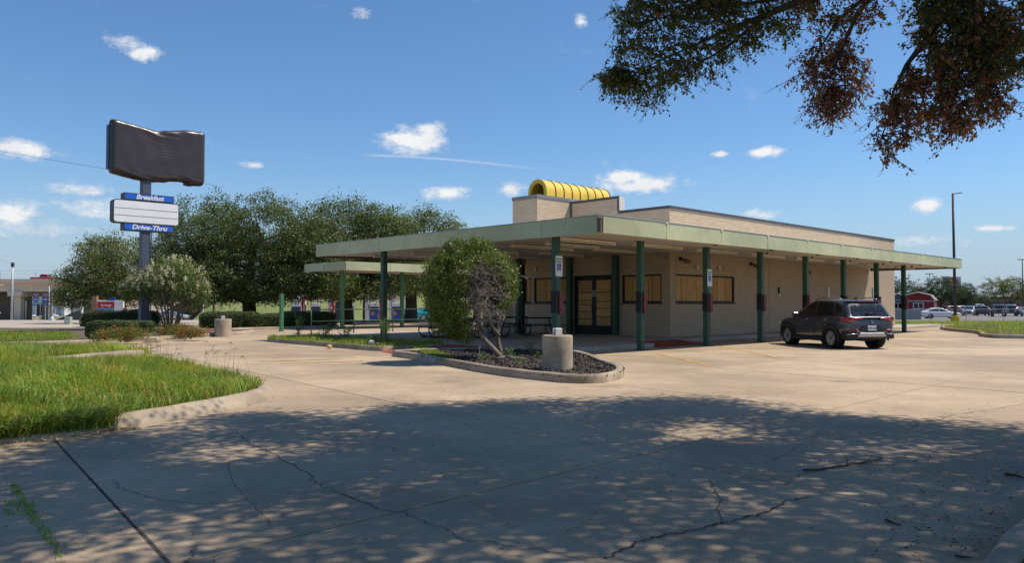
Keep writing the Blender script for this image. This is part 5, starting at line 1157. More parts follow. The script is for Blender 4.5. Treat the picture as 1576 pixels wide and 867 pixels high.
def suv_detail(t):
    # tail lights wrap the corners
    for s in (-1,1):
        pth = [(-.862,.30,.965,1.00),(-.862,.46,.955,1.015),(-.852,.62,.925,1.02),(-.825,.745,.885,1.02),(-.76,.825,.875,1.015),(-.64,.868,.90,1.0),(-.52,.885,.945,.985)]
        v=[];f=[]
        for x,y,z0,z1 in pth: v += [(x-.012,s*(y+.012),z0),(x-.02,s*(y+.02),(z0+z1)/2),(x-.012,s*(y+.012),z1),(x+.08,s*(y-.08),z1),(x+.08,s*(y-.08),z0)]
        for i in range(len(pth)-1):
            for j in range(5): a=i*5; f.append((a+j,a+(j+1)%5,a+5+(j+1)%5,a+5+j))
        tl = B().add(v,f).build('tail_light', M_tail, t, smooth=True)
        v=[(-.866,s*.60,.915),(-.848,s*.775,.885),(-.842,s*.79,.925),(-.866,s*.60,.945)]; v2=[(x-.012,y+s*.012,z) for x,y,z in v]; B().add(v+v2,[(0,1,2,3),(4,5,6,7),(0,1,5,4),(1,2,6,5),(2,3,7,6),(3,0,4,7)]).build('turn_lens', M_amber, tl)
        B().box(-.868,-.80,s*.62-.13,s*.62+.13,.60,.64).build('reflector', M_tail, t, bevel=.01)
        # roof rail
        p = [(1.25,s*.62,1.565),(1.1,s*.63,1.62),(.6,s*.645,1.655),(0,s*.64,1.645),(-.25,s*.63,1.60)]; B().tube(p,.018,7).build('roof_rail', M_chrome, t, smooth=True)
        # mirror
        m_ = B().mbox(Matrix.Translation((1.93,s*.985,1.09)),.13,.21,.15).build('mirror', P_suv, t, bevel=.045, seg=3); B().box(1.90,1.96,s*.83-.04,s*.83+.06,1.02,1.06).build('mirror_arm', M_trim, m_)
        for x in (.28,1.32): B().tube([(x-.09,s*.915,.93),(x-.06,s*.945,.935),(x+.06,s*.945,.935),(x+.09,s*.915,.93)],.012,6).build('door_handle', M_chrome, t, smooth=True)
        # seams
        for pts in ([(.96,1.0),(.93,.7),(.95,.38)],[(2.08,.98),(2.12,.7),(2.10,.38)],[(.02,1.02),(.10,.80),(.36,.62),(.38,.38)]): 
            B().tube([(x,s*(.899 if z < .9 else .872),z) for x,z in pts],.006,4).build('door_seam', M_black, t)
        # arch cladding and sill
        for ax in (0,2.595):
            v=[];f=[]; n=18; r0,r1 = .392,.462
            for i in range(n+1):
                a = math.radians(-12+204*i/n); 
                for r_,yy in ((r0,.885),(r0,.918),(r1,.914),(r1,.88)): v.append((ax+r_*math.cos(a),s*yy,.345+r_*math.sin(a)))
            for i in range(n):
                for j in range(4): a=i*4; f.append((a+j,a+(j+1)%4,a+4+(j+1)%4,a+4+j))
            B().add(v,f).build('arch_trim', M_trim, t, auto=40)
            B().lathe([(.001,-.02),(.40,-.02),(.40,.0),(.001,.0)],24,Matrix.Translation((ax,s*.62,.36))@Matrix.Rotation(PI/2,4,'X')).build('wheel_well', M_black, t)
        B().box(.42,2.18,s*.9-.03 if s>0 else s*.9-.015,s*.9+.015 if s>0 else s*.9+.03,.22,.36).build('sill_trim', M_trim, t, bevel=.015)
        B().box(3.28,3.50,s*.56-.16,s*.56+.16,.70,.77).build('head_light', M_hlamp, t, bevel=.03)
    B().box(3.42,3.55,-.42,.42,.40,.66).build('grille', M_black, t, bevel=.02)
    # rear lower cladding, skid plate, plate recess, plate
    v=[];f=[]
    for y in (-.86,-.78,-.5,.0,.5,.78,.86): x = -.885+.11*max(0,(abs(y)-.5)/.36)**2; v += [(x+.03,y,.33),(x,y,.37),(x,y,.55),(x+.03,y,.585),(x+.25,y,.585),(x+.25,y,.33)]
    for i in range(6):
        for j in range(6): a=i*6; f.append((a+j,a+(j+1)%6,a+6+(j+1)%6,a+6+j))
    f += [tuple(range(6)),tuple(36+j for j in range(6))]
    B().add(v,f).build('bumper_cladding', M_trim, t, auto=35)
    B().add([(-.90,-.52,.41),(-.90,.52,.41),(-.90,.42,.53),(-.90,-.42,.53),(-.87,-.52,.40),(-.87,.52,.40),(-.87,.42,.54),(-.87,-.42,.54)],[(0,1,2,3),(4,5,6,7),(0,1,5,4),(1,2,6,5),(2,3,7,6),(3,0,4,7)]).build('skid_plate', mat('skid_silver',(.50,.48,.45),.4,.06,3,metal=.5), t, bevel=.012)
    for s in (-1,1): B().tube([(-.80,s*.845,.47),(-.875,s*.72,.50),(-.892,s*.50,.505)],.018,6).build('exhaust_trim', M_chrome, t, smooth=True)
    B().add([(-.872,-.40,.60),(-.872,.40,.60),(-.872,.30,.76),(-.872,-.30,.76),(-.82,-.40,.60),(-.82,.40,.60),(-.82,.30,.76),(-.82,-.30,.76)],[(0,1,2,3),(4,5,6,7),(0,1,5,4),(1,2,6,5),(2,3,7,6),(3,0,4,7)]).build('plate_recess', mat('recess_paint',(.03,.035,.045),.45,.05), t)
    pl = B().box(-.885,-.876,-.155,.155,.60,.755).build('licence_plate', M_plate, t, bevel=.004); text('CRH 487',.085,M_plt,pl,face_M((-.888,0,.672),(0,-1,0),(0,0,1)),.001,.001)
    # tri-shield emblem as three small slanted shields, name lettering
    e = B()
    for k in (-1,0,1): e.add([(-.872,-.012+k*.028-.02,.895+k*.012),(-.872,.016+k*.028-.02,.905+k*.012),(-.872,.016+k*.028-.02,.86+k*.012),(-.872,.0+k*.028-.02,.835+k*.012)],[(0,1,2,3)])
    e.build('emblem', M_chrome, t)
    text('ENCORE GX',.040,M_chrome,t,face_M((-.868,.56,.865),(0,-1,0),(0,0,1)),.002,0,spacing=1.2)
    B().box(-.52,-.30,-.62,.62,1.515,1.555).build('spoiler', P_suv, t, bevel=.018, seg=2); B().box(-.535,-.50,-.30,.30,1.50,1.512).build('brake_light', M_tail, t)
    B().tube([(-.80,.18,1.12),(-.785,-.05,1.145),(-.77,-.25,1.135)],[.022,.016,.008],6).build('wiper', M_black, t, smooth=True)
    an = B().loft([[(.02,-.035,1.61),(.02,.035,1.61),(-.16,.03,1.60),(-.16,-.03,1.60)],[(-.06,-.012,1.665),(-.06,.012,1.665),(-.14,.012,1.66),(-.14,-.012,1.66)]]).build('antenna_base', P_suv, t); B().tube([(-.10,0,1.65),(-.30,0,1.86)],.005,4).build('antenna', M_black, t)
    B().box(-.78,.0,-.25,.25,.26,.36).build('muffler', M_black, t, bevel=.05)
suv_detail(sv)
S_sed = dict(r=.335,wb=2.8,w=.92,belt=.93,hb=.83,tum=.42,mid=1.1,tw=.23,sp=5,
    body=[(-1.05,.36,.80,.90,.76),(-1.0,.30,.90,.96,.86),(-.7,.25,.93,.99,.90),(-.35,.22,.93,.98,.92),(.5,.20,.93,.96,.915),(1.5,.19,.92,.95,.915),(2.3,.20,.90,.94,.92),(2.8,.22,.84,.90,.92),(3.3,.24,.76,.82,.88),(3.62,.27,.66,.72,.76),(3.72,.32,.56,.62,.58)],
    gh=[(-.75,.96),(-.55,1.05),(-.1,1.27),(.3,1.39),(.8,1.43),(1.2,1.41),(1.5,1.35),(1.95,1.16),(2.35,.97),(2.45,.93)],
    win=[(((-.12,.99),(1.02,.98)),[(.25,1.27),(.6,1.34),(1.02,1.36)]),(((1.10,.98),(2.05,.97)),[(1.10,1.36),(1.35,1.32),(2.0,1.02)])],rw=(-.55,.15,.12),ws=(1.52,2.28,.1),tl=(.74,.86),hl=(.58,.68),mir=2.0)
S_suv2 = dict(S_suv); S_suv2.update(rw=(-.765,-.475,.13))
S_trk = dict(r=.40,wb=3.65,w=.98,belt=1.18,hb=.90,tum=.30,mid=2.0,tw=.26,sp=6,
    body=[(-1.25,.55,1.14,1.20,.93),(-1.2,.50,1.18,1.24,.97),(-.5,.45,1.18,1.24,.98),(0,.42,1.18,1.24,.98),(.9,.40,1.18,1.23,.97),(2.0,.40,1.18,1.22,.97),(3.0,.40,1.18,1.22,.97),(3.5,.42,1.16,1.24,.98),(4.1,.46,1.10,1.20,.95),(4.45,.50,1.0,1.10,.86),(4.52,.54,.92,1.0,.78)],
    gh=[(.80,1.22),(.86,1.40),(.98,1.78),(1.2,1.88),(1.8,1.91),(2.3,1.87),(2.6,1.74),(2.95,1.42),(3.2,1.20)],
    win=[(((1.0,1.24),(1.85,1.24)),[(1.10,1.72),(1.5,1.78),(1.85,1.78)]),(((1.95,1.24),(2.85,1.24)),[(1.95,1.78),(2.3,1.74),(2.75,1.36)])],rw=(.86,1.0,.15),ws=(2.45,3.1,.12),tl=(.85,1.12),hl=(.85,1.05),mir=2.75)
S_jeep = dict(r=.41,wb=2.95,w=.90,belt=1.15,hb=.80,tum=.12,mid=1.0,tw=.28,sp=5,
    body=[(-.60,.55,1.12,1.16,.76),(-.56,.50,1.15,1.18,.80),(0,.48,1.15,1.18,.80),(.8,.46,1.15,1.18,.80),(1.8,.46,1.15,1.18,.80),(2.2,.48,1.15,1.18,.79),(2.8,.55,1.13,1.17,.76),(3.2,.58,1.10,1.14,.68),(3.42,.60,1.06,1.10,.62),(3.45,.62,1.02,1.06,.60)],
    gh=[(-.62,1.16),(-.58,1.60),(-.52,1.82),(.2,1.86),(1.2,1.86),(1.72,1.80),(1.85,1.62),(2.05,1.20)],
    win=[(((-.45,1.22),(.25,1.22)),[(-.45,1.68),(-.1,1.70),(.25,1.70)]),(((.33,1.22),(1.0,1.22)),[(.33,1.70),(.7,1.70),(1.0,1.70)]),(((1.08,1.22),(1.85,1.22)),[(1.08,1.70),(1.4,1.70),(1.72,1.66)])],rw=(-.61,-.57,.12),ws=(1.75,2.0,.08),tl=(.80,1.0),hl=(.80,1.0),mir=1.75)
S_jeep['tl'] = (.85,1.05)
P_wht = paint('white_car_paint',(.72,.72,.72),0.); P_sil = paint('silver_paint',(.46,.47,.48),.5); P_blk = paint('black_car_paint',(.015,.016,.018),.2); P_red = paint('red_car_paint',(.50,.012,.03),.1); P_teal = paint('teal_paint',(.02,.30,.38),.2); P_gry = paint('mid_grey_paint',(.16,.17,.18),.5); P_blu = paint('dark_blue_paint',(.02,.035,.08),.4)
def park(name, lab, px, Y, hd, S, pm, cat='car', z=None, group=None, **k):
    p = at(px,468,Y); zz = gz(p.x,p.y)-.055 if z is None else z; return car(name, lab, (p.x,p.y,zz), math.radians(hd), S, pm, group, cat, **k)[0]
park('parked_sedan','white sedan parked side-on before the red barn shed',1429,101,-12,S_sed,P_wht,group='cars in the yard',rim=M_rimd)
park('parked_car','silver crossover facing the street, right of the lamp post',1494,130,-128,S_suv2,P_sil,group='cars in the yard')
park('parked_car','black hatchback behind the dark boxy off-roader',1513,128,70,S_suv2,P_blk,group='cars in the yard')
park('parked_offroader','dark grey boxy off-roader with a spare wheel behind the grass island',1537,118,62,S_jeep,P_gry,group='cars in the yard',rim=M_rimd)
park('parked_offroader','pale boxy off-roader beside the dark one',1556,124,62,S_jeep,P_sil,group='cars in the yard',rim=M_rimd)
park('parked_car','light silver car at the right edge of the yard',1574,124,-110,S_sed,P_sil,group='cars in the yard')
park('parked_truck','white pickup parked behind the silver crossover',1512,150,80,S_trk,P_wht,'truck',group='cars in the yard')
park('parked_car','red car far back between the off-roaders',1562,158,20,S_sed,P_red,group='cars in the yard')
park('parked_car','red brown car between the shed and the lamp post',1458,140,10,S_suv2,paint('dull_red_paint',(.20,.06,.05),.2),group='cars in the yard')
park('parked_car','white car far behind the lamp post',1474,152,15,S_suv2,P_wht,group='cars in the yard')
for o_ in [o for o in D.objects if o.name.startswith('parked_offroader') and o.parent is None]:
    B().lathe([(.15,-.10),(.36,-.12),(.40,-.08),(.40,.08),(.36,.12),(.001,.12)],20,Matrix.Translation((-.76,0,1.02))@Matrix.Rotation(-PI/2,4,'Y')).build('spare_wheel', M_tyre, o_, smooth=True)
    for s in (-1,1): B().box(2.55,3.35,s*.78-.12,s*.78+.12,.86,.92).build('fender', M_trim, o_, bevel=.02); B().box(-.45,.45,s*.82-.12,s*.82+.12,.90,.95).build('fender', M_trim, o_, bevel=.02)
# street side on the left
park('street_car','silver sedan driving past behind the flowering myrtle',252,118,8,S_sed,P_sil,group='cars on the street')
park('street_truck','white pickup waiting under the overpass',47,205,-150,S_trk,P_wht,'truck',group='cars on the street')
park('street_car','white car beside the dark embankment under the overpass',84,215,-160,S_sed,P_wht,group='cars on the street')
park('street_car','dark car with red tail lamp at the left edge',-66,70,70,S_suv2,P_blk,group='cars on the street')
park('street_car','dark blue car glimpsed behind the pylon pole',207,112,8,S_suv2,P_blu,group='cars on the street')
park('fuelling_car','bright teal car at the fuel station behind the rear posts',650,84,15,S_sed,P_teal,group='cars at the fuel station')
park('fuelling_car','white car at the fuel station beside the oak trunk',622,92,20,S_sed,P_wht,group='cars at the fuel station')
park('fuelling_car','dark car seen through the patio under the canopy',778,78,10,S_sed,P_blu,group='cars at the fuel station')
# ------------------------------------------------------------------ overpass and street furniture on the left
M_bc = mat('bridge_concrete',(.66,.57,.46),.9,.08,.3,world=True,stain=.12); M_bt = mat('bridge_tan_band',(.62,.36,.18),.9,.06,.3,world=True); M_slope = mat('slope_paving',(.36,.28,.20),.9,.1,.2,world=True,stain=.15)
YB = 176.0
def overpass():
    t = thing('highway_overpass','concrete highway overpass with tan parapet band crossing the street','bridge',(-100,YB,0),0); x0, x1 = -160, 70
    B().box(x0,x1,0,.5,6.35,7.1).build('parapet', M_bc, t); B().box(x0,x1,-.03,.35,5.72,6.35).build('tan_band', M_bt, t); B().box(x0,x1,-.5,.5,5.45,5.72).build('deck_edge', M_bc, t); B().box(x0,x1,.0,14,5.2,5.75).build('deck', M_bc, t)
    for k in range(5): B().box(x0,x1,.1+3*k,.7+3*k,4.25,5.2).build('girder', M_bc, t)
    B().box(x0,x1,13.5,14,6.0,7.1).build('parapet', M_bc, t)
    for xx in (-12.4,): 
        for yy in (1.5,12.0): B().box(xx-.75,xx+.75,yy-.75,yy+.75,-3.2,3.5).build('pier', M_bc, t, bevel=.05)
        B().box(xx-1.6,xx+1.6,-.3,14,3.2,4.25).build('pier_cap', M_bc, t)
    B().box(-70,-16.5,5,13,-3.2,4.25).build('abutment_wall', mat('wall_painted_shade',(.15,.12,.095),.9,.1,.3,world=True), t)  # gloom under the deck is put into this wall's dark colour
    for k in range(12): x = -40+8*k; B().tube([(x,.3,7.1),(x,.3,8.9)],.04,5).build('fence_post', M_galv, t)
    for z in (7.6,8.2,8.9): B().tube([(-42,.3,z),(60,.3,z)],.02,4).build('fence_rail', M_galv, t)
    return t
overpass()
# abutment with paved slope under the deck, and the grass bank carrying the highway on to the right
def bank():
    x0 = at(75,489,YB).x; xa = at(158,455,YB).x
    V = [(x0,YB+.6,-2.7),(xa+4,YB+.6,4.2),(42,YB+.6,4.2),(42,YB+.6,-2.7),(x0,YB+16,-2.7),(xa+4,YB+16,4.2),(42,YB+16,4.2),(42,YB+16,-2.7)]
    o = B().add(V,[(0,1,2,3),(7,6,5,4),(0,4,5,1),(1,5,6,2),(2,6,7,3)])  .build('abutment', mat('abutment_painted_shade',(.20,.16,.12),.9,.1,.2,world=True)); tag(o,'sloped concrete abutment in the shade under the overpass','abutment')  # slope concrete darkened in colour to stand for the bridge's shade
    x2 = at(232,480,YB).x; x3 = at(312,480,YB).x
    o = B().add([(x2-2,YB-1.1,4.2),(x2-6,YB-22,-2.65),(x3-3,YB-24,-2.6),(x3,YB-1.1,4.2)],[(0,1,2,3)]).build('paved_slope', M_slope); o['kind'] = 'structure'
    V=[];F=[];n=40
    for i in range(n+1):
        x = x3+i*(42-x3)/n; e = -26*min(1,(i+.3)/3)
        V += [(x,YB+e,gz(x,YB+e)-.12),(x,YB+e*.5,1.3+.15*math.sin(i)),(x,YB-1,5.6),(x,YB+18,5.8)]
    for i in range(n):
        for j in range(3): a=i*4+j; F.append((a,a+4,a+5,a+1))
    o = B().add(V,F).build('grass_bank', mat('bank_grass',(.17,.20,.065),.95,.2,.25,.05,3,world=True,dirtcol=(.30,.27,.12)), smooth=True); o['kind'] = 'structure'
bank()
def onbridge(name, lab, px, hd, S, pm, cat): p = at(px,430,YB+4); car(name, lab, (p.x,p.y,5.8), math.radians(hd), S, pm, 'traffic on the overpass', cat)
onbridge('overpass_truck','bright red pickup crossing the overpass',58,0,S_trk,P_red,'truck'); onbridge('overpass_car','dark blue car following the red pickup on the overpass',82,0,S_suv2,P_blu,'car')
for t_ in [o for o in D.objects if o.name == 'overpass_truck']: t_.location.z = 6.4
for t_ in [o for o in D.objects if o.name == 'overpass_car']: t_.location.z = 6.0
# white warehouse beyond
o = thing('warehouse','long white warehouse behind the overpass','building',(at(90,468,270).x,270,-2.8),0)
M_wh = mat('warehouse_white',(.70,.72,.74),.7,.04,.1); B().box(-18,24,0,40,0,9.5).build('wall', M_wh, o); B().box(4,5,-5,0,0,9.5).build('wing_wall', M_wh, o); B().box(-19,25,-.6,41,9.5,10.1).build('roof', M_galv, o); B().box(-7.5,-4,-.12,0,0,3.6).build('door', M_dkgrey, o); B().box(-8,-3.4,-1.6,0,3.7,4.0).build('door_hood', M_dkgrey, o)
for k in range(5): B().box(14+2*k,14.5+2*k,-2,-1.5,0,7).build('post', M_dkgrey, o)
# poles
def pole(name, lab, base, h, r, m_, cat='pole', arms=(), group=None):
    t = thing(name, lab, cat, base, 0, group); B().tube([(0,0,-.2),(0,0,h)],[r,r*.7],8).build('mast', m_, t, smooth=True)
    for (p,q,rr,nm) in arms: B().tube([p,Vector(p).lerp(Vector(q),.5)+Vector((0,0,.06)),q],rr,6).build(nm, m_, t, smooth=True)
    return t
def base_at(px, Y): p = at(px,468,Y); return Vector((p.x,p.y,gz(p.x,p.y)-.06))
tp = pole('traffic_signal_pole','galvanised traffic signal mast in front of the overpass',base_at(18.5,112),8.2,.17,M_galv,'signal pole',[((0,0,4.9),(-7,0,5.4),.09,'mast_arm')])
B().box(-.16,.16,-.16,.16,7.7,8.3).build('cap', M_dkgrey, tp); B().box(2.4,2.6,-.1,.1,2.6,2.9).build('pedestrian_signal', M_maroon, tp) if False else None
B().tube([(0,0,8.1),(-3,1,8.9),(-9,2,11.2)],.012,3,False).build('span_wire', M_black, tp)
# route shields
M_ib = mat('interstate_blue',(.015,.06,.32),.5,.04); M_ir = mat('interstate_red',(.45,.03,.04),.5,.04)
def shield(lab, px, word, rev):
    Y = 118; b0 = base_at(px,Y); t = thing('route_shield_sign', lab, 'sign', b0, 0, 'route shield signs'); B().tube([(0,0,-.2),(0,0,4.1)],.05,6).build('post', M_galv, t)
    B().box(-.38,.38,-.06,-.04,3.72,4.08).build('word_plate', M_ib, t); text(word,.22,M_let,t,face_M((0,-.065,3.9),(1,0,0),(0,0,1)),.003,.003)
    out = [(0,2.72),(.25,2.85),(.42,3.08),(.46,3.3),(.38,3.45),(.40,3.62),(.2,3.66),(0,3.6),(-.2,3.66),(-.40,3.62),(-.38,3.45),(-.46,3.3),(-.42,3.08),(-.25,2.85)]
    v = [(x,y,z) for y in (-.07,-.04) for x,z in out]; n=len(out); B().add(v,[tuple(range(n)),tuple(range(2*n-1,n-1,-1))]+[(i,(i+1)%n,n+(i+1)%n,n+i) for i in range(n)]).build('shield', M_ib, t)
    v = [(-.37,-.075,3.46),(.37,-.075,3.46),(.38,-.075,3.6),(.2,-.075,3.63),(0,-.075,3.57),(-.2,-.075,3.63),(-.38,-.075,3.6)]; B().add(v,[tuple(range(7))]).build('red_band', M_ir, t)
    text('35E',.40,M_let,t,face_M((0,-.078,3.15),(1,0,0),(0,0,1)),.003,.004); B().box(-.30,.30,-.06,-.04,2.28,2.66).build('arrow_plate', M_ib, t)
    s = -1 if rev else 1; B().add([(-.2*s,-.065,2.44),(.03*s,-.065,2.44),(.03*s,-.065,2.37),(.22*s,-.065,2.47),(.03*s,-.065,2.57),(.03*s,-.065,2.50),(-.2*s,-.065,2.50)],[tuple(range(7))]).build('arrow', M_let, t)
    return t
shield('blue and red interstate shield with the arrow to the left',55.5,'NORTH',True); shield('blue and red interstate shield beside the tall white post',70,'SOUTH',False)
pole('white_post','tall slim white post right of the second route shield',base_at(75.5,118),5.2,.05,M_white)
pole('signal_post','slim pedestrian signal post on a cone base',base_at(80.5,84),2.9,.06,M_galv,'post'); 
o = B().lathe([(.30,0),(.22,.25),(.12,.4),(.10,.5)],12).build('post_footing', M_galv, D.objects['signal_post'])
o = thing('yellow_sign_box','yellow rectangular sign box on a slim post','sign',base_at(85.5,118),0); B().box(-.52,.52,-.12,.12,2.35,3.0).build('box', mat('sign_yellow',(.75,.50,.02),.5,.05), o, bevel=.04); B().tube([(0,0,-.2),(0,0,2.4)],.04,6).build('post', MATS['sign_yellow'], o)
o = thing('no_turn_sign','white post with two small no-turn signs','sign',base_at(126.5,80),0); B().tube([(0,0,-.2),(0,0,2.3)],.11,8).build('post', M_white, o); B().lathe([(.24,-.1),(.22,.35),(.16,.5)],10).build('footing', M_galv, o)
for x,rz in ((-.22,.35),(.25,-.5)):
    p = B().box(-.20,.20,-.012,.0,1.95,2.45).build('sign_plate', M_white, o, loc=(x,-.14,0), rz=rz); B().lathe([(.10,-.004),(.155,-.004),(.155,.004),(.10,.004)],18,Matrix.Translation((0,-.016,2.2))@Matrix.Rotation(PI/2,4,'X')).build('red_ring', M_ir, p); B().mbox(Matrix.Translation((0,-.018,2.2))@Matrix.Rotation(.78,4,'Y'),.26,.006,.045).build('red_bar', M_ir, p)
o = thing('utility_cabinet','pale green utility cabinet at the street corner','cabinet',base_at(105.5,57.5),.1); B().box(-.21,.21,-.2,.2,0,.56).build('case', mat('cabinet_green',(.40,.47,.40),.5,.06), o, bevel=.02); B().box(-.24,.24,-.23,.23,-.1,.03).build('pad', M_bc, o); B().box(-.1,.1,-.205,-.2,.2,.3).build('label_plate', M_white, o)
pole('sign_post','thin rusty post standing by the street',base_at(62,78),1.7,.025,M_twig,'post')
o = pole('street_sign_back','slim post with a small dark sign plate under the overpass',base_at(40,118),3.6,.04,M_galv,'sign'); B().box(-.3,.3,-.03,0,3.0,3.5).build('plate', M_dkgrey, o)
# fuel price sign
o = thing('fuel_price_sign','fuel price sign with red header and green digits behind the hedge','sign',base_at(170,58),.12); 
B().box(-.9,.95,-.12,.12,.45,1.78).build('cabinet', M_white, o, bevel=.02); h_ = B().box(-.86,.32,-.135,-.121,1.2,1.68).build('header', M_ir, o); text('Synergy',.24,M_let,h_,face_M((-.27,-.139,1.42),(1,0,0),(0,0,1)),.002,.003,.2)
B().box(-.86,.32,-.134,-.121,1.08,1.18).build('stripe', mat('cyan_stripe',(.03,.25,.55),.5,.05), o); B().box(-.86,-.32,-.134,-.121,.52,1.06).build('grade_panel', M_ib, o); q_ = B().box(-.30,.32,-.134,-.121,.52,1.06).build('price_panel', mat('led_green',(.02,.30,.10),.5,.05), o); text('3.2',.40,M_let,q_,face_M((0,-.138,.78),(1,0,0),(0,0,1)),.002,.003)
B().box(-.1,.35,-.12,.12,1.78,2.0).build('top_box', M_ib, o); B().box(-1.25,-.93,-.2,.2,-.1,2.1).build('brick_pillar', mat('red_brick_pillar',(.30,.17,.11),.9,.2,8), o); B().box(.95,1.25,-.2,.2,-.1,1.2).build('brick_pillar', MATS['red_brick_pillar'], o)
# ------------------------------------------------------------------ fuel station behind the oaks
FY = 82
M_blue = mat('pump_blue',(.02,.07,.38),.4,.08,4); M_pw = mat('pump_white',(.66,.66,.66),.5,.06,3)
def pump(px, lab, Y=FY):
    t = thing('fuel_pump', lab, 'fuel pump', base_at(px,Y)+Vector((0,0,.12)), .15, 'fuel pumps'); B().box(-.42,.42,-.3,.3,-.12,1.35).build('case', M_blue, t, bevel=.03); B().box(-.38,.38,-.31,-.302,.95,1.3).build('screen_panel', M_dkgrey, t); B().box(-.46,.46,-.32,.32,1.36,1.75).build('head', M_pw, t, bevel=.03)
    for s in (-1,1): B().box(s*.47-.06,s*.47+.06,-.2,.2,-.12,2.2).build('upright', M_grey, t); B().tube([(s*.36,-.33,1.2),(s*.5,-.55,.5),(s*.36,-.34,.75)],.025,5).build('hose', M_black, t)
    B().box(-.55,.55,-.25,.25,2.0,2.3).build('valance', M_pw, t); B().box(-.3,.05,-.315,-.303,.45,.8).build('advert', mat('advert_orange',(.55,.2,.08),.5,.2,9) if 'advert_orange' not in MATS else MATS['advert_orange'], t)
for px,lb in ((486,'blue fuel pump behind the hedge end'),(536.5,'blue fuel pump left of the second green post'),(576,'blue fuel pump between the canopy posts'),(610,'blue fuel pump right of the rear canopy post'),(456,'blue fuel pump behind the oak trunk')): pump(px,lb)
o = thing('fuel_station_canopy','white fuel station canopy roof on thick white columns behind the oaks','canopy',(base_at(545,FY+3)),.15)
for px in (462,505,558,598,623):
    b0 = base_at(px,FY+1.2)-o.location; x = b0.x/math.cos(.15); B().box(x-.33,x+.33,-.33,.33,-.1,5.2).build('column', M_pw, o, bevel=.02); B().box(x-.05+.30,x+.30+.10,-.36,-.34,1.1,1.7).build('number_plate', M_ir, o)
B().box(2,16,0,9,5.2,6.1).build('roof', M_pw, o); B().box(1.98,16.02,-.02,0,5.3,5.5).build('stripe', M_ir, o)
for px,lb in ((517,'red arched hose frame beside a white column'),(470,'red arched hose frame behind the hedge'),(590,'red arched hose frame near the right pumps')):
    q_ = thing('red_arch_frame', lb, 'frame', base_at(px,FY+.6), .15, 'red arch frames'); B().tube([(-.35,0,-.1),(-.35,0,1.9),(-.2,0,2.25),(.15,0,2.35),(1.6,0,2.35)],.17,8).build('arch', M_ir, q_, smooth=True); B().box(-.62,-.30,-.25,-.15,1.0,1.65).build('sign_box', M_ir, q_, bevel=.05); B().box(-.55,-.40,-.26,-.251,1.1,1.5).build('emblem', M_let, q_)
o = B().box(-.35,.35,-.3,.3,0,1.0).box(-.3,.3,-.25,.25,1.0,1.9).build('waste_bin', M_dkgrey, None, loc=base_at(521,FY-2), bevel=.03); tag(o,'dark windshield-wash bin beside a fuel pump','bin')
o = B().box(-9,14,-.2,.2,0,.16).build('station_kerb', M_kerb, None, loc=base_at(560,66), rz=.35); o['kind'] = 'structure'
pole('utility_pole','slim brown utility pole behind the rear canopy',base_at(560,64),9.0,.10,mat('pole_wood',(.13,.085,.06),.9,.2,2),'utility pole')
o = pole('leaning_sign_post','brown post with a pale sign plate by the street bank',base_at(329,64),3.6,.10,MATS['pole_wood'],'post'); B().box(-.22,.22,-.14,-.11,1.5,2.15).build('plate', M_grey, o)
pole('white_post','short white marker post by the grass bank',base_at(313,70),3.0,.06,M_white)
for k,(px,Y,h) in enumerate(((-8,60,0),)):
    w = B().tube([at(-60,222,60),at(60,243,61),at(200,266,62),at(330,285,63)],.012,3,False).build('overhead_wire', M_black); tag(w,'thin overhead wire crossing behind the pylon sign','wire')
w = B().tube([W(11.2,25,3.9),W(12.4,27,1.6)],.012,4,False).build('guy_wire', M_grey); tag(w,'thin guy wire slanting down behind the rear canopy','wire')
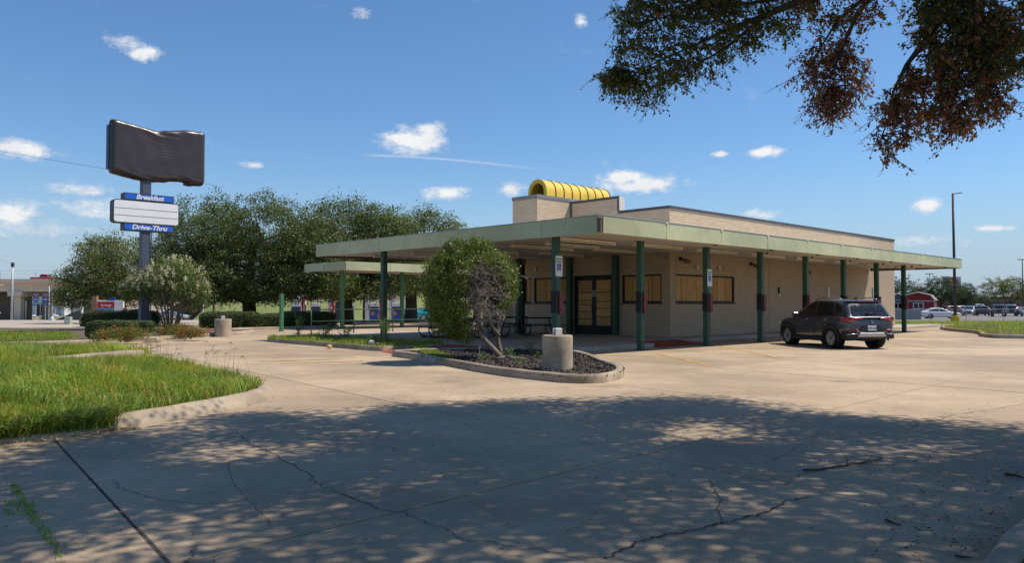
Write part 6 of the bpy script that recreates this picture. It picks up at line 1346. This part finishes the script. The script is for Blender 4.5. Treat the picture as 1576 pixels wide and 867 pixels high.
# ------------------------------------------------------------------ yard on the right
o = thing('lamp_post','tall dark parking lamp post on a yellow footing','lamp post',base_at(1470,66)+Vector((0,0,.12)),0)
B().tube([(0,0,.3),(-.05,0,10.9)],[.13,.085],10).build('pole', M_dkgrey, o, smooth=True); B().lathe([(.36,-.3),(.36,.42),(.33,.45),(.001,.45)],22).build('footing', mat('yellow_footing',(.62,.42,.03),.7,.15,3), o, auto=40); B().mbox(Matrix.Translation((.35,0,10.9))@Matrix.Rotation(-.12,4,'Y'),.75,.28,.07).build('lamp_head', M_dkgrey, o, bevel=.02)
M_barn = mat('barn_red',(.20,.022,.020),.75,.12,1.5,warp=(6,6,.3)); M_shg = mat('shingle_grey',(.26,.23,.19),.9,.15,3,world=True); M_tr = mat('trim_grey',(.45,.46,.47),.6,.06)
def shed(name, lab, px, Y, w, d, hw, hr, rz, wall, gambrel=True):
    t = thing(name, lab, 'shed', base_at(px,Y)+Vector((0,0,.4)), rz); pr = [(-w/2,0),(w/2,0),(w/2,hw)] + ([(w*.36,hw+(hr-hw)*.66)] if gambrel else []) + [(0,hr)] + ([(-w*.36,hw+(hr-hw)*.66)] if gambrel else []) + [(-w/2,hw)]
    B().loft([[(x,y,z) for x,z in pr] for y in (0,d)]).build('wall', wall, t)
    rp = pr[2:]; n = len(rp); v=[];
    for y in (-.15,d+.15):
        for k,(x,z) in enumerate(rp): v.append((x*1.06,y,z+.02)); 
        for k,(x,z) in enumerate(rp): v.append((x*1.09,y,z+.10))
    f = [(i,i+1,2*n+i+1,2*n+i) for i in range(n-1)] + [(n+i,n+i+1,3*n+i+1,3*n+i) for i in range(n-1)] + [(i,i+1,n+i+1,n+i) for i in range(n-1)] + [(2*n+i,2*n+i+1,3*n+i+1,3*n+i) for i in range(n-1)] + [(0,n,3*n,2*n),(n-1,2*n-1,4*n-1,3*n-1)]
    B().add(v,f).build('roof', M_shg, t)
    for k in range(n-1):
        a,b = Vector((rp[k][0]*1.05,-.17,rp[k][1]+.05)),Vector((rp[k+1][0]*1.05,-.17,rp[k+1][1]+.05)); B().tube([a,b],.07,4).build('barge_board', M_tr, t)
    B().box(-w/2,w/2,-.03,.0,hw-.08,hw+.06).build('band', M_tr, t)
    for s in (-1,1): B().box(s*w/2-.07,s*w/2+.07,-.04,-.0,0,hw).build('corner_trim', M_tr, t)
    wn = B().box(-.75,.75,-.06,-.0,.75,1.75).build('window', M_tr, t)
    for s in (-1,1): B().box(s*.33-.25,s*.33+.25,-.07,-.061,.87,1.63).build('pane', M_glass, wn)
    return t
shed('barn_shed','red barn-style shed with gambrel roof and white window',1413.5,118,4.3,6.0,2.0,3.3,-.55,M_barn)
shed('garden_shed','blue grey shed with pitched roof beside the red barn',1382,126,4.0,5.0,2.2,3.2,-.35,mat('slate_siding',(.10,.12,.16),.75,.1,1.5),False)
def fence():
    p0, p1 = base_at(1376,74), base_at(1600,70); d = p1-p0; L_ = Vector((d.x,d.y,0)).length; t = thing('chain_link_fence','low chain link fence between the verge and the yard','fence',p0,math.atan2(d.y,d.x)); sl_ = d.z/L_; H_ = 1.15
    for k in range(int(L_/3)+1): B().tube([(3*k,0,sl_*3*k-.1),(3*k,0,sl_*3*k+H_)],.03,6).build('post', M_galv, t)
    B().tube([(0,0,H_),(L_,0,H_+d.z)],.026,6).build('top_rail', M_galv, t); b = B(); x = -1.1
    while x < L_:
        for s in (0,1):
            a = Vector((x if s == 0 else x+1.1,0,.03)); c = Vector((x+1.1 if s == 0 else x,0,H_-.03)); b.tube([a,c],.0022,3,False)
        x += .09
    b.build('wire_mesh', M_galv, t)['kind'] = 'stuff'
fence()
def mulchfence():
    t = thing('privacy_fence','grey green mesh fence panel in front of the sheds','fence',base_at(1374,92),-.2)
    for k in range(2): B().box(k*1.55,k*1.55+1.52,-.02,.02,0,1.2).build('panel', mat('fence_mesh',(.22,.25,.24),.8,.1,3) if k == 0 else MATS['fence_mesh'], t); B().tube([(k*1.55,-.05,0),(k*1.55,-.05,1.3)],.035,6).build('post', M_galv, t)
mulchfence()
# half-sun sign board
o = thing('sun_logo_sign','pale sign board with a red and yellow half-sun behind the trees','sign',base_at(1465.5,190),.05); B().box(-2.1,2.1,-.3,.3,6.0,8.6).build('board', mat('board_lilac',(.58,.58,.66),.5,.04), o); B().tube([(0,0,-.2),(0,0,6)],.3,8).build('post', M_dkgrey, o)
def fan(a0,a1,r0,r1,m_,nm,y=-.31):
    n=12; v=[(-.05+1.6*r*math.cos(math.radians(a0+(a1-a0)*i/n)),y,6.95+1.45*r*math.sin(math.radians(a0+(a1-a0)*i/n))) for r in (r0,r1) for i in range(n+1)]; B().add(v,[(i,i+1,n+2+i,n+1+i) for i in range(n)]).build(nm, m_, o)
fan(0,180,0,1,M_ir,'red_disc'); fan(95,180,.3,.72,mat('sun_yellow',(.75,.45,.04),.5,.05),'yellow_arc',-.318); fan(0,95,.2,.55,mat('sun_orange',(.65,.16,.03),.5,.05),'orange_arc',-.318)
text('SUNSET',.7,M_sgbox,o,face_M((0,-.312,6.5),(1,0,0),(0,0,1)),.003,.01) if False else text('ETE',.8,M_sgbox,o,face_M((1.05,-.312,6.45),(1,0,0),(0,0,1)),.003,.01)
for px,Y,h,lb in ((1431.5,170,8.5,'distant twin-head lamp post right of the round tree'),(1429,185,7.4,'distant lamp post with a bent arm'),(1427,200,7,'faint thin lamp post furthest back'),(1574.5,150,10.5,'utility pole with crossarms at the right edge')):
    q_ = pole('distant_lamp_post' if px < 1500 else 'utility_pole', lb, base_at(px,Y), h, .11, M_dkgrey, 'lamp post' if px < 1500 else 'utility pole'); B().box(-.9,.9,-.1,.1,h-.05,h+.1).build('crossarm', M_dkgrey, q_)
# low buildings and containers at the back of the yard
o = thing('low_store_building','low brown store building behind the parked cars','building',base_at(1530,185),.1); B().box(-14,22,0,10,0,3.2).build('wall', mat('store_brown',(.16,.11,.09),.8,.1,.4), o); B().box(-14.3,22.3,-.3,10.3,3.2,3.6).build('roof', M_dkgrey, o)
for k in range(6): B().box(-11+5*k,-8.5+5*k,-.05,0,.4,2.6).build('window', M_glass, o)
o = thing('yard_gantry','long thin rail on posts above the parked off-roaders','gantry',base_at(1510,140),.05); B().tube([(0,0,2.6),(6.4,0,2.6)],.04,6).build('rail', M_dkgrey, o)
for x in (0,3.2,6.4): B().tube([(x,0,-.2),(x,0,2.7)],.05,6).build('post', M_dkgrey, o)
for px,Y,lb,lobes,n in ((1392,150,'round bright green tree behind the sheds',[((0,0,4.2),(3.3,3,3.0)),((2.6,0,3.4),(2.0,2,2.0)),((-2.4,0,3.8),(2.4,2.4,2.4))],16000),
                        (1448,150,'dark green tree left of the lamp post',[((0,0,4.7),(3.0,3,2.5)),((-2.4,0,3.4),(1.8,2,1.6)),((2.2,0,4.3),(2.2,2.2,2.1))],16000),
                        (1486,155,'dark green tree right of the lamp post',[((0,0,4.0),(1.9,2.2,2.4)),((-.8,0,3.2),(1.6,2,1.6))],10000),
                        (1552,165,'broad olive tree behind the parked off-roaders',[((-2.6,0,5.2),(3.2,3,2.4)),((1.6,0,5.2),(3.6,3,2.6)),((4.6,0,4.2),(2.8,2.6,2.2))],20000),
                        (1508,180,'small round bush tree between the two larger ones',[((0,0,2.8),(2.6,2.4,1.8))],6000),(1600,160,'olive tree cut by the right edge',[((-1,0,4),(3.4,3,2.4))],7000)):
    tree('distant_tree', lb, 'tree', base_at(px,Y), lobes, n, .20, LM_far if 'olive' not in lb else LM_oak2, .22, 1.8, clump=.28, group='trees beyond the yard', per=34)
rng_tree = [(-330,720,5),(-250,730,5),(-160,700,4),(-80,730,5),(0,720,4),(70,700,5),(170,680,4),(270,670,4),(370,680,4),(470,690,4)]
P = []
for x,y,h in rng_tree:
    p_,_ = blob_points([((x,y,h*.4+gz(x,y)),(60,12,h*.6))], 5200, 1.4, .5, 20); P.append(p_)
P = np.concatenate(P); P = P[P[:,2] > -3]; o = leaves('far_treeline', P, 1.1, LM_far); tag(o,'low hazy line of trees on the horizon','trees',kind='stuff')
